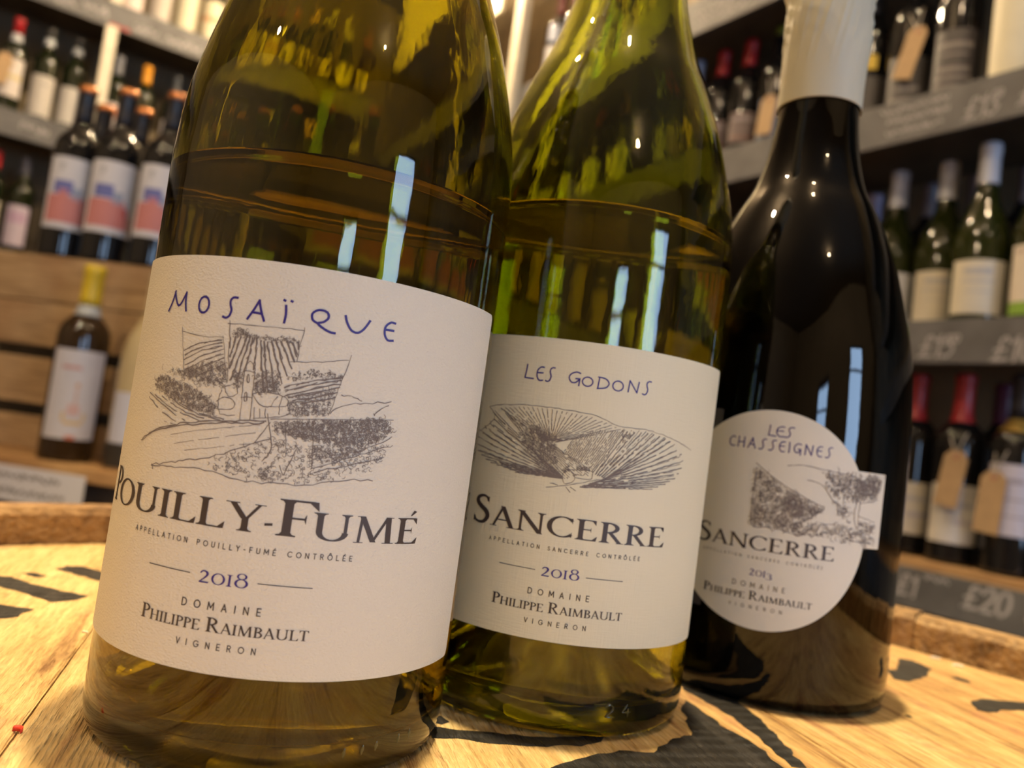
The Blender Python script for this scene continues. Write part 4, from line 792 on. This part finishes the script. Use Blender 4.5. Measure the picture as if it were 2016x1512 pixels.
post('bright_patch_panel', NR, 1.195, TR, -2.42, .66, 1.385, 1.74, flat((.85, .80, .62), .5), 'blank cream panel added high on the right-hand shelves as a bright patch through the large bottle', 'panel', dp=.012)  # panel added to make the bright patch seen through the large bottle
post('shelf_post', NR, 1.190, TR, -1.965, .036, FLOOR, CEIL, M['cream_post'], 'cream post in front of the right-hand shelves, between the two green bottles')

# ------------------------------------------------------------------ shop bottles
def profile(kind):
    if kind == 'claret': return [(0, 0), (.0345, 0), (.0372, .003), (.0375, .008), (.0375, .18), (.0372, .190), (.0355, .200), (.0310, .2095), (.0240, .2175), (.0180, .2245), (.0152, .234), (.0146, .25), (.0140, .285), (.0150, .287), (.0152, .294), (.0145, .300), (0, .3005)]
    if kind == 'burgundy': return [(0, 0), (.038, 0), (.0407, .003), (.041, .008), (.041, .125), (.0400, .142), (.0366, .159), (.0313, .1765), (.0240, .195), (.0175, .216), (.0153, .235), (.0146, .26), (.0144, .282), (.0154, .284), (.0155, .291), (.0148, .298), (0, .2985)]
    if kind == 'rose': return [(0, 0), (.036, 0), (.0385, .003), (.0388, .008), (.0388, .15), (.0375, .175), (.0335, .195), (.0260, .213), (.0190, .228), (.0155, .245), (.0148, .29), (.0152, .298), (0, .299)]
PROF = {k_: profile(k_) for k_ in ('claret', 'burgundy', 'rose')}
def rad(kind, z):
    P = PROF[kind][1:-1]
    for a, b in zip(P[:-1], P[1:]):
        if a[1] <= z <= b[1] and b[1] > a[1]: return a[0] + (b[0] - a[0]) * (z - a[1]) / (b[1] - a[1])
    return P[-1][0]
_mc = {}
def cached(key, fn):
    if key not in _mc:
        o = fn(); _mc[key] = o.data; COL.objects.unlink(o) if o.name in COL.objects else None; bpy.data.objects.remove(o)
    return _mc[key]
GL = {'green': flat((.008, .012, .004), .06), 'black': flat((.008, .008, .009), .05), 'olive': flat((.016, .021, .004), .07), 'straw': flat((.50, .40, .22), .12), 'brown': flat((.030, .016, .006), .08)}
def cap_mesh(kind, z0, z1, mat):
    def f():
        P = [(rad(kind, z) + .0006, z) for z in sorted({z0, z1} | {z for _, z in PROF[kind] if z0 < z < z1})]
        if z1 >= .298: P += [(.010, .3012), (0, .3014)]
        P = [(P[0][0] - .0006, P[0][1])] + P
        if z1 < .298: P += [(P[-1][0] - .0006, z1)]
        V, F = lathe(P, 24); return mobj('capsule', V, F, mat)
    return cached(('cap', kind, z0, z1, mat.name), f)
def lab_mesh(kind, z0, z1, a0, a1, mat, off=.0003, zs=None):
    def f():
        V, F = [], []; n = max(2, int((a1 - a0) / 8)); zs_ = [z0 + (z1 - z0) * i / 4 for i in range(5)]
        for z in zs_:
            r = rad(kind, z) + off
            for j in range(n + 1):
                a = radians(a0 + (a1 - a0) * j / n)
                for o in (0, .0003): V.append(((r + o) * sin(a), -(r + o) * cos(a), z))
        st = 2 * (n + 1)
        for i in range(4):
            for j in range(n):
                a = i * st + 2 * j; F += [(a + 1, a + 3, a + 3 + st, a + 1 + st), (a, a + st, a + 2 + st, a + 2)]
        for j in range(n):
            a = 2 * j; F.append((a, a + 2, a + 3, a + 1)); a += 4 * st; F.append((a, a + 1, a + 3, a + 2))
        for i in range(4):
            a = i * st; F.append((a, a + 1, a + 1 + st, a + st)); a += 2 * n; F.append((a, a + st, a + 1 + st, a + 1))
        return mobj('label', V, F, mat, smooth=False)
    return cached(('lab', kind, z0, z1, a0, a1, mat.name, off), f)
def glass_mesh(kind, g):
    def f():
        V, F = lathe(PROF[kind], 36); return mobj('glass', V, F, GL[g])
    return cached(('glass', kind, g), f)
def bottle(pos, rz, kind, g, label, group=None, caps=(), labs=(), prints=(), scale=1.0, name='wine_bottle', cat='bottle'):
    """caps: (z0,z1,colour[,rough,metal]); labs: (z0,z1,a0,a1,colour); prints belong to the first label"""
    r = empty(name, pos, rz, label, cat, group); r.scale = (1, 1, scale)
    link('glass', glass_mesh(kind, g), r)
    for c in caps:
        mt = flat(c[2], *(c[3:] or (.35,))); link('capsule' if c[1] > .29 else 'neck_band', cap_mesh(kind, c[0], c[1], mt), r)
    lo = None
    for l in labs:
        o = link('label', lab_mesh(kind, l[0], l[1], l[2], l[3], flat(l[4], .5)), r); lo = lo or o
    for q in prints:
        p = q[:5]; link('label_print', lab_mesh(kind, p[0], p[1], p[2], p[3], flat(p[4], .6), .00065), lo or r)
    return r
def face_cam(p, mix=1.0, n=None):
    a = math.atan2(-p.x, p.y) if True else 0        # local -Y towards the camera
    a = math.atan2(-p.x, p.y)
    b = math.atan2(-n.x, n.y) if n is not None else a
    return a * mix + b * (1 - mix)
def onR(s, d, z): p = NR * d + TR * s; return Vector((p.x, p.y, z))
def onL(s, d, z): p = NL * d + TL * s; return Vector((p.x, p.y, z))
def onC(s, d, z): p = NC * d + TC * s; return Vector((p.x, p.y, z))
WHT, CRM, IVY, GRY = (.62, .62, .66), (.60, .56, .46), (.66, .58, .42), (.30, .30, .31)
RED, COP, YEL, ORG = (.36, .012, .015), (.62, .24, .08), (.72, .52, .03), (.70, .30, .01)
# --- white-capped bottles on the £15 shelf
e = .0004
WC = [(.232, .300, (.60, .63, .72))]
def txtprint(z, c=(.38, .39, .42)): return [(z - .004, z + .004, -30, 26, c), (z - .018, z - .013, -34, 34, (.48, .47, .45)), (z - .034, z - .031, -26, 30, (.50, .49, .46))]
sh = 'white-capped bottles on the £15 shelf'
for s, d, lab, L, pr in ((-.785, 1.335, 'white-capped green bottle just right of the dark bottle, its label half hidden', (.020, .105, -56, 56, (.62, .63, .66)), []),
                 (-.697, 1.335, 'white-capped green bottle with a cream label above the £15 price, its right side overlapped', (.014, .100, -58, 58, CRM), txtprint(.082)),
                 (-.612, 1.293, 'tallest-looking white-capped green bottle on the £15 shelf with its whole cream label in view', (.014, .100, -58, 58, CRM), txtprint(.082))):
    p = onR(s, d, ZB + e); bottle(p, face_cam(p), 'burgundy', 'olive', lab, sh, WC, [L], pr)
p = onR(-.528, 1.300, ZB + e); bottle(p, face_cam(p), 'burgundy', 'olive', 'green bottle with a cream and leaf-green label at the right edge above the £10 price', sh, [(.232, .300, (.33, .32, .32))], [(.030, .118, -58, 58, (.66, .60, .52)), (.010, .0298, -58, 58, (.20, .36, .04))], [(.105, .112, -50, 20, (.5, .42, .38))])
for s, lab in ((-.772, 'dim violet-capped bottle in the second row behind the £15 shelf, the leftmost of three'), (-.690, 'dim grey-capped bottle in the second row, between the two left white caps'), (-.608, 'dim violet-capped bottle in the second row, half behind the tallest-looking white cap')):
    p = onR(s, 1.42, ZB + e); bottle(p, face_cam(p), 'claret', 'black', lab, 'second row on the £15 shelf', [(.235, .300, (.16, .15, .19))], [(.06, .15, -50, 50, (.4, .38, .36))])
p = onR(-.885, 1.42, ZB + e); bottle(p, face_cam(p), 'claret', 'black', 'lilac-capped dark bottle in the second row right beside the dark bottle neck', 'second row on the £15 shelf', [(.245, .300, (.42, .40, .60))], [])
# --- lowest shelf
rl = 'red wine bottles on the £20 shelf'
RC = [(.222, .300, (.40, .03, .035))]
for s, d, lab, L, cp in ((-.697, 1.31, 'red-capped dark bottle on the £20 shelf, half hidden by the dark bottle', (.034, .118, -54, 54, (.60, .57, .49)), RC), (-.617, 1.30, 'red-capped dark bottle on the £20 shelf with a cream label behind a brown tag', (.032, .123, -58, 58, (.62, .61, .58)), RC)):
    p = onR(s, d, ZL + e); bottle(p, face_cam(p), 'claret', 'black', lab, rl, cp, [L], [(.088, .096, -10, 40, (.45, .46, .50)), (.062, .070, 0, 50, (.46, .44, .48))])
p = onR(-.532, 1.295, ZL + e); bottle(p, face_cam(p), 'claret', 'black', 'dark bottle with a white label and gold neck band on the £20 shelf', rl, [(.236, .300, (.02, .02, .03)), (.212, .232, (.55, .38, .10), .3, .6)], [(.058, .163, -58, 58, (.58, .56, .66))], [(.135, .142, -30, 20, (.36, .33, .40)), (.110, .113, -40, 40, (.4, .37, .42)), (.085, .088, -40, 40, (.4, .37, .42))])
p = onR(-.452, 1.30, ZL + e); bottle(p, face_cam(p), 'claret', 'black', 'dark bottle just past the right edge on the £20 shelf', rl, [(.236, .300, (.02, .02, .03))], [(.05, .15, -58, 58, WHT)])
p = onR(-.606, 1.41, ZL + e); bottle(p, face_cam(p), 'claret', 'black', 'purple-capped bottle in the second row of the £20 shelf', rl, [(.232, .300, (.12, .03, .09))])
# --- shelf with the red caps and the tall cream label
ra = 'dark bottles on the upper right shelf'
def greytext(zs, c=(.24, .22, .22)): return [(z, z + h, -a, a, c) for z, h, a in zs]
p = onR(-.583, 1.275, ZA + e); bottle(p, face_cam(p), 'claret', 'black', 'dark bottle almost wholly covered by a tall cream label with a round emblem', ra, [(.24, .300, (.03, .03, .03))], [(.006, .186, -66, 66, (.66, .62, .46))], [(.130, .154, -16, 14, (.34, .30, .32)), (.137, .147, -8, 6, (.58, .54, .42))])
p = onR(-.690, 1.300, ZA + e); bottle(p, face_cam(p), 'claret', 'black', 'dark bottle with a charcoal label of grey lettering, left of the tall cream label', ra, [(.24, .300, (.02, .02, .025))], [(.012, .125, -56, 56, (.055, .05, .055))], greytext([(.092, .009, 40), (.078, .004, 30), (.050, .008, 36), (.036, .006, 44), (.022, .005, 40)]))
p = onR(-.778, 1.310, ZA + e); bottle(p, face_cam(p), 'claret', 'black', 'dark bottle behind the long hanging brown tag on the upper right shelf', ra, [(.24, .300, (.02, .02, .025))], [(.012, .11, -56, 56, (.06, .055, .055))], greytext([(.045, .008, 30), (.025, .006, 40)]))
p = onR(-.868, 1.325, ZA + e); bottle(p, face_cam(p), 'claret', 'black', 'dark bottle with a round yellow sticker beside the cream capsule', ra, [(.24, .300, (.02, .02, .025))], [(.118, .146, -20, 20, (.70, .50, .05)), (.012, .105, -56, 56, (.06, .055, .055))], [])
for s, cc, lab, L in ((-1.090, (.16, .20, .02), 'green-topped dark bottle with a blue label, left of the cream capsule', (.02, .13, -56, 56, (.09, .13, .22))), (-1.172, RED, 'bright red-capped dark bottle, the right of two', (.05, .12, -50, 50, (.16, .12, .12))), (-1.250, RED, 'bright red-capped dark bottle, the left of two', (.05, .12, -50, 50, (.16, .12, .13))), (-1.330, (.36, .40, .52), 'pale blue-capped bottle at the edge of the middle green bottle', (.05, .12, -50, 50, GRY))):
    p = onR(s, 1.335, ZA + e); bottle(p, face_cam(p), 'claret', 'black', lab, ra, [(.285 if cc[1] > .15 and cc[0] < .2 else .238, .300, cc)], [L], [(.100, .108, -40, 40, (.30, .26, .28)), (.06, .064, -40, 40, (.25, .12, .08))] if cc == RED else ([(.022, .034, -56, 56, (.50, .36, .10))] if cc[0] < .2 else []))
# --- white labelled bottles on the top right shelf seen between the green bottles
for s, lab in ((-1.90, 'pale bottle nearest the cream post on the topmost right shelf'), (-1.815, 'pale white-labelled bottle on the topmost right shelf, between the two green bottles'), (-1.73, 'pale bottle on the topmost right shelf beside the middle bottle neck')):
    p = onR(s, 1.30, ZC + e); bottle(p, face_cam(p), 'claret', 'black', lab, 'bottles on the topmost right shelf', [(.235, .3, (.15, .03, .03))], [(.012, .125, -60, 60, (.55, .54, .56)), (.14, .19, -50, 50, (.36, .40, .52))])
# --- far left shelves
fl = 'bottles on the middle far left shelf'
for s, cc, z0, lab, L, pr in ((-.125, RED, .255, 'red-capped bottle at the left edge of the far shelf', (.06, .16, -56, 56, (.58, .55, .52)), []),
     (-.033, RED, .250, 'red-capped bottle with a cream and gold label on the far left shelf', (.045, .165, -56, 56, (.60, .55, .52)), [(.100, .112, -50, 50, (.55, .46, .20)), (.138, .148, -10, 10, (.45, .34, .2))]),
     (.058, None, 0, 'white-banded bottle on the far left shelf with its whole pale label in view', (.012, .140, -60, 60, (.50, .47, .43)), [(.108, .118, -6, 24, (.36, .34, .33))]),
     (.142, None, 0, 'white-banded bottle on the far left shelf just left of the cream post', (.012, .130, -60, 60, (.48, .46, .43)), [])):
    p = onL(s, 3.06, LB_ + e); bottle(p, face_cam(p), 'claret', 'green', lab, fl, [(z0, .300, cc), (z0 - .028, z0 - .001, (.5, .52, .56))] if cc else [(.245, .268, (.48, .52, .56)), (.275, .300, (.03, .03, .03))], [L], pr, 1.05)
for s, cc, lab in ((.270, (.17, .18, .21), 'grey-capped bottle on the far left shelf right of the cream post'), (.362, ORG, 'orange-capped bottle on the far left shelf'), (.462, (.025, .03, .04), 'black-capped bottle on the far left shelf beside the large bottle')):
    p = onL(s, 3.08, LB_ + e); bottle(p, face_cam(p), 'claret', 'green', lab, fl, [(.235, .300, cc)], [(.03, .13, -50, 50, (.50, .46, .46))], [(.08, .12, 10, 40, (.5, .2, .12))], 1.04)
fu = 'bottles on the topmost far left shelf'
for s, c_, lab in ((.095, (.10, .12, .06), 'green bottle on the topmost far left shelf left of the cream post'), (.275, (.62, .52, .48), 'pinkish-white labelled bottle on the topmost far left shelf'), (.365, (.42, .38, .34), 'taupe labelled bottle on the topmost far left shelf'), (.452, (.58, .54, .40), 'ivory labelled bottle on the topmost far left shelf'), (.540, (.62, .56, .40), 'ivory and copper labelled bottle at the edge of the large bottle'), (.01, (.14, .13, .10), 'dark labelled bottle on the topmost far left shelf'), (-.08, (.3, .28, .25), 'grey labelled bottle on the topmost far left shelf, far left')):
    p = onL(s, 3.05, LC + e); bottle(p, face_cam(p), 'claret', 'green', lab, fu, [(.24, .300, (.2, .05, .05))], [(.008, .150, -64, 64, c_)], [(.07, .09, -64, 64, (.5, .28, .15))] if s == .540 else [])
fw_ = 'bottles on the lowest far left shelf'
for s, cc, c_, lab in ((-.030, RED, (.50, .46, .38), 'red-capped bottle with a cream label low at the left edge'), (.052, (.05, .05, .07), (.46, .40, .52), 'dark bottle with a pale lilac label left of the blue and red labels'), (-.115, RED, (.5, .45, .4), 'red-capped bottle low on the far shelf just outside the left edge')):
    p = onL(s, 3.06, LA + e); bottle(p, face_cam(p), 'claret', 'green', lab, fw_, [(.245, .300, cc)], [(.02, .145, -54, 54, c_)], [(.09, .125, -40, 40, (.42, .30, .46))] if s > 0 else [], 1.06)
# --- hidden stock behind the three bottles, seen only through and beside their glass
rnd = random.Random(3)
ORD = ['first', 'second', 'third', 'fourth', 'fifth', 'sixth', 'seventh', 'eighth', 'ninth', 'tenth', 'eleventh', 'twelfth', 'thirteenth', 'fourteenth', 'fifteenth', 'sixteenth', 'seventeenth']
CAPN = [(RED, 'red'), ((.05, .05, .05), 'black'), ((.5, .5, .48), 'silver'), ((.6, .4, .05), 'gold'), ((.3, .1, .03), 'bronze')]
def hidden(fn, s0, s1, d, z, step, tag_, where):
    s = s0; n = 0
    while s < s1:
        g = rnd.choice(['black', 'green', 'olive', 'brown']); c_ = rnd.choice([(.6, .57, .5), (.62, .6, .55), (.5, .45, .35), (.55, .5, .3), (.42, .30, .16), (.6, .6, .62)]); cc, cn = rnd.choice(CAPN)
        p = fn(s, d, z + e); bottle(p, face_cam(p), 'claret', g, '%s-capped bottle behind the large ones, %s from the corner on the %s' % (cn, ORD[n], where), tag_, [(.235, .300, cc)], [(.03, .13, -56, 56, c_)]); s += step; n += 1
hidden(onR, -3.0, -1.42, 1.33, ZA, .16, 'bottles hidden on the upper right shelf', 'upper right shelf')
hidden(onR, -3.0, -.96, 1.33, ZB, .15, 'bottles hidden on the £15 shelf', 'middle right shelf')
hidden(onR, -3.0, -.80, 1.33, ZL, .16, 'bottles hidden on the £20 shelf', 'lowest right shelf')
hidden(onR, -1.62, -1.0, 1.33, ZC, .16, 'bottles hidden on the topmost right shelf', 'topmost right shelf')
def rev(s, d, z): return onL(1.73 - s, d, z)
hidden(rev, .58, 1.15, 3.06, LA, .12, 'bottles hidden on the lowest far left shelf', 'lowest far left shelf')
hidden(rev, .58, 1.15, 3.06, LB_, .12, 'bottles hidden on the middle far left shelf', 'middle far left shelf')
hidden(rev, .58, 1.07, 3.06, LC, .12, 'bottles hidden on the topmost far left shelf', 'topmost far left shelf')

# ------------------------------------------------------------------ slatted crate stack and ledge on the left
CX0, CX1, CD, CT = -1.30, -.28, 1.18, .2619
cr = empty('wooden_crate', tuple(onC((CX0 + CX1) / 2, CD, 0)), math.atan2(TC.y, TC.x), 'pale wooden slatted crate behind the yellow-capped bottle, bottles standing on top', 'crate')
hw = (CX1 - CX0) / 2
for a, b in ((.184, CT), (.1097, .1822), (.013, .0897), (-.0605, -.0071)):
    V, F = boxm(-hw, hw, 0, .012, a, b - .0006, .0012); mobj('slat', V, F, M['crate_wood'], cr, smooth=False)
for x in (-hw + .02, 0.28, hw - .02):
    V, F = boxm(x - .018, x + .018, .0125, .032, -.0605, CT - .016, .001); mobj('batten', V, F, M['crate_wood'], cr, smooth=False)
V, F = boxm(-hw, hw, .0125, .30, CT - .014, CT - .001, .001); mobj('top_board', V, F, M['crate_wood'], cr, smooth=False)
V, F = boxm(-hw, hw, .30, .312, -.0605, CT, .001); mobj('rear_panel', V, F, M['shelf_dark'], cr, smooth=False)
V, F = boxm(-hw, hw, .034, .298, -.0605, -.048, .001); mobj('base_board', V, F, M['crate_wood'], cr, smooth=False)
ld = empty('ledge', tuple(onC((CX0 + CX1) / 2, 1.035, -.061)), math.atan2(TC.y, TC.x), 'narrow pale wooden ledge carrying the yellow-capped bottle and the crate', 'shelf')
V, F = boxm(-hw, hw, 0, .50, -.020, 0, .0015); mobj('board', V, F, M['board_wood'], ld, smooth=False)
V, F = boxm(-hw, hw, .03, .05, FLOOR + .061, -.0205, .001); mobj('front_panel', V, F, M['shelf_dark'], ld, smooth=False)
V, F = boxm(-hw, hw, .45, .47, FLOOR + .061, -.0205, .001); mobj('rear_panel', V, F, M['shelf_dark'], ld, smooth=False)
cdp = onC(-.80, 1.030, -.1215); cdr = empty('price_card', tuple(cdp), math.atan2(TC.y, TC.x) , 'white card with two lines of blurred handwriting pinned below the ledge', 'card')
V, F = boxm(-.14, .068, -.0008, .0004, 0, .050); cd_ = mobj('card', V, F, M['card'], cdr, smooth=False)
V, F = [], []
for q in scrawl(-.13, .03, .030, .012, 12, .0022, 21) + scrawl(-.13, .04, .008, .012, 12, .0022, 22):
    b = len(V); V += [(x, -.0010, z) for x, z in q]; F.append([b, b + 1, b + 2, b + 3])
mobj('handwriting', V, F, M['ink_grey'], cd_, smooth=False)
rb = 'copper-topped bottles with blue and red labels'
PB = [(.106, .128, -44, 2, (.13, .15, .40)), (.098, .118, 2, 26, (.28, .33, .46)), (.058, .104, -56, 34, (.52, .20, .19)), (.058, .082, 34, 56, (.60, .30, .28)), (.100, .114, -30, -6, (.56, .20, .18)), (.146, .158, -34, -24, (.42, .43, .46))]
PB2 = PB[:4] + [(.062, .094, 22, 44, (.50, .05, .04))] + PB[5:]
CTz = CT + e
for s, d, lab, pr in ((-.989, 1.225, 'copper-topped bottle with blue and red label, leftmost in the front row on the crate', PB), (-.909, 1.222, 'copper-topped bottle with blue and red label, second in the front row on the crate', PB2), (-.818, 1.222, 'copper-topped bottle with a blue and red label, partly behind the large bottle', PB)):
    p = onC(s, d, CTz); bottle(p, face_cam(p), 'claret', 'black', lab, rb, [(.288, .300, COP, .25, .8), (.235, .2878, (.015, .015, .02))], [(.048, .168, -66, 66, (.60, .60, .64))], pr, 1.03)
for s, lab in ((-1.013, 'copper-topped bottle in the second row, the left of two'), (-.935, 'copper-topped bottle in the second row, the right of two')):
    p = onC(s, 1.305, CTz); bottle(p, face_cam(p), 'claret', 'black', lab, rb, [(.288, .300, COP, .25, .8), (.235, .2878, (.015, .015, .02))], [(.048, .168, -66, 66, (.60, .60, .64))], PB, 1.03)
for s, w_ in ((-.725, 'fourth'), (-.635, 'fifth'), (-.545, 'sixth'), (-.455, 'seventh')): p = onC(s, 1.222, CTz); bottle(p, face_cam(p), 'claret', 'black', 'copper-topped bottle hidden behind the large bottle, %s from the left on the crate' % w_, 'copper-topped bottles hidden on the crate', [(.288, .300, COP, .25, .8)], [(.048, .168, -66, 66, (.60, .60, .64))], PB[:3], 1.03)
p = onC(-.824, 1.10, -.061 + e)
yb = bottle(p, face_cam(p), 'claret', 'brown', 'bottle with a bright yellow capsule and white label in front of the crate', None, [(.238, .300, YEL, .4), (.222, .2378, (.44, .48, .50))], [(.034, .168, -60, 60, (.60, .59, .63))], [(.138, .144, -34, 6, (.55, .33, .32)), (.034, .039, -6, 14, (.6, .2, .12)), (.112, .118, 0, 8, (.60, .36, .2)), (.086, .110, 1, 7, (.60, .45, .40)), (.070, .086, -10, 14, (.62, .42, .40)), (.056, .061, -14, 22, (.66, .46, .16)), (.061, .074, -20, -14, (.66, .48, .2)), (.061, .074, 22, 27, (.66, .48, .2))])
p = onC(-.712, 1.10, -.061 + e)
bottle(p, face_cam(p), 'rose', 'straw', 'pale straw-coloured bottle with a white label, half behind the large bottle', None, [(.235, .300, (.6, .5, .3))], [(.040, .115, -66, 66, (.56, .57, .66)), (.004, .0395, -90, 90, (.03, .025, .02))])

# ------------------------------------------------------------------ hanging brown tags
def tag(c, n, t, w_, h, tilt, label, neck, mat=M['kraft']):
    """luggage tag hung on a bottle neck by a string"""
    r = empty('price_tag', tuple(c), math.atan2(t.y, t.x), label, 'tag', 'brown price tags'); r.rotation_euler = (0, tilt, math.atan2(t.y, t.x))
    out = [(-w_ / 2, 0), (w_ / 2, 0), (w_ / 2, h - w_ * .32), (w_ * .26, h), (-w_ * .26, h), (-w_ / 2, h - w_ * .32)]
    V = [(x, y, z) for y in (-.0004, .0004) for x, z in out]; F = [(0, 1, 2, 3, 4, 5), (11, 10, 9, 8, 7, 6)] + [(i, i + 6, (i + 1) % 6 + 6, (i + 1) % 6) for i in range(6)]
    mobj('card', V, F, mat, r, smooth=False)
    pr = [(.0018, -.0007), (.0042, -.0007), (.0042, .0007), (.0018, .0007)]
    V, F = lathe(pr, 14, True); V = [(x, z, y + h - .009) for x, y, z in V]; mobj('eyelet', V, F, flat((.42, .14, .07), .6), r, smooth=False)
    # string: two strands from the eyelet round the neck
    inv = r.matrix_basis.inverted() if False else (Matrix.Translation(c) @ r.rotation_euler.to_matrix().to_4x4()).inverted()
    V, F = [], []
    nk = Vector(neck)
    side = (nk - Vector(c)); side = Vector((-side.y, side.x, 0)).normalized() * .0172; out_ = (Vector((c[0], c[1], 0)) - Vector((nk.x, nk.y, 0))).normalized() * .0172
    top = Vector(c) + (r.rotation_euler.to_matrix() @ Vector((0, -.0012, h - .009)))
    path = [top, top + (nk + out_ - top) * .5 + Vector((0, 0, .004)) + side * .6, nk + side + out_ * .2, nk - out_, nk - side + out_ * .2, top + (nk + out_ - top) * .5 + Vector((0, 0, .004)) - side * .6, top]
    path = [tuple(x) for x in path]; P = [Vector(x) for x in spline(path, 5)]
    for i, q in enumerate(P):
        dd = (P[min(i + 1, len(P) - 1)] - P[max(i - 1, 0)]).normalized(); u = dd.cross(UP).normalized() if abs(dd.z) < .99 else Vector((1, 0, 0)); v = dd.cross(u)
        for k_ in range(5): V.append(inv @ (q + (u * cos(k_ * 2 * pi / 5) + v * sin(k_ * 2 * pi / 5)) * .0011))
        if i:
            for k_ in range(5): a = (i - 1) * 5 + k_; b = (i - 1) * 5 + (k_ + 1) % 5; F.append((a, b, b + 5, a + 5))
    mobj('string', V, F, M['string'], r)
def hang(fn, sb, db, zb, sc, dc, zc, w_, h, tilt, label, n, t): tag(fn(sc, dc, zc), n, t, w_, h, tilt, label, fn(sb, db, zb + .222))
hang(onR, -.617, 1.30, ZL, -.609, 1.252, .052, .036, .088, radians(8), 'brown tag on the bottle with the cream label, left of two on the £20 shelf', NR, TR)
hang(onR, -.532, 1.295, ZL, -.546, 1.248, .022, .036, .092, radians(4), 'brown tag over the white label at the right edge of the £20 shelf', NR, TR)
hang(onR, -.778, 1.31, ZA, -.763, 1.262, .785, .036, .092, radians(16), 'long brown tag hanging slanted on the upper right shelf', NR, TR)
hang(onR, -1.09, 1.335, ZA, -1.075, 1.288, .768, .040, .085, radians(6), 'brown tag in front of the blue label left of the cream capsule', NR, TR)
hang(onL, -.033, 3.06, LB_, -.062, 3.012, .955, .040, .10, radians(6), 'brown tag on the far left shelf at the edge of the picture', NL, TL)
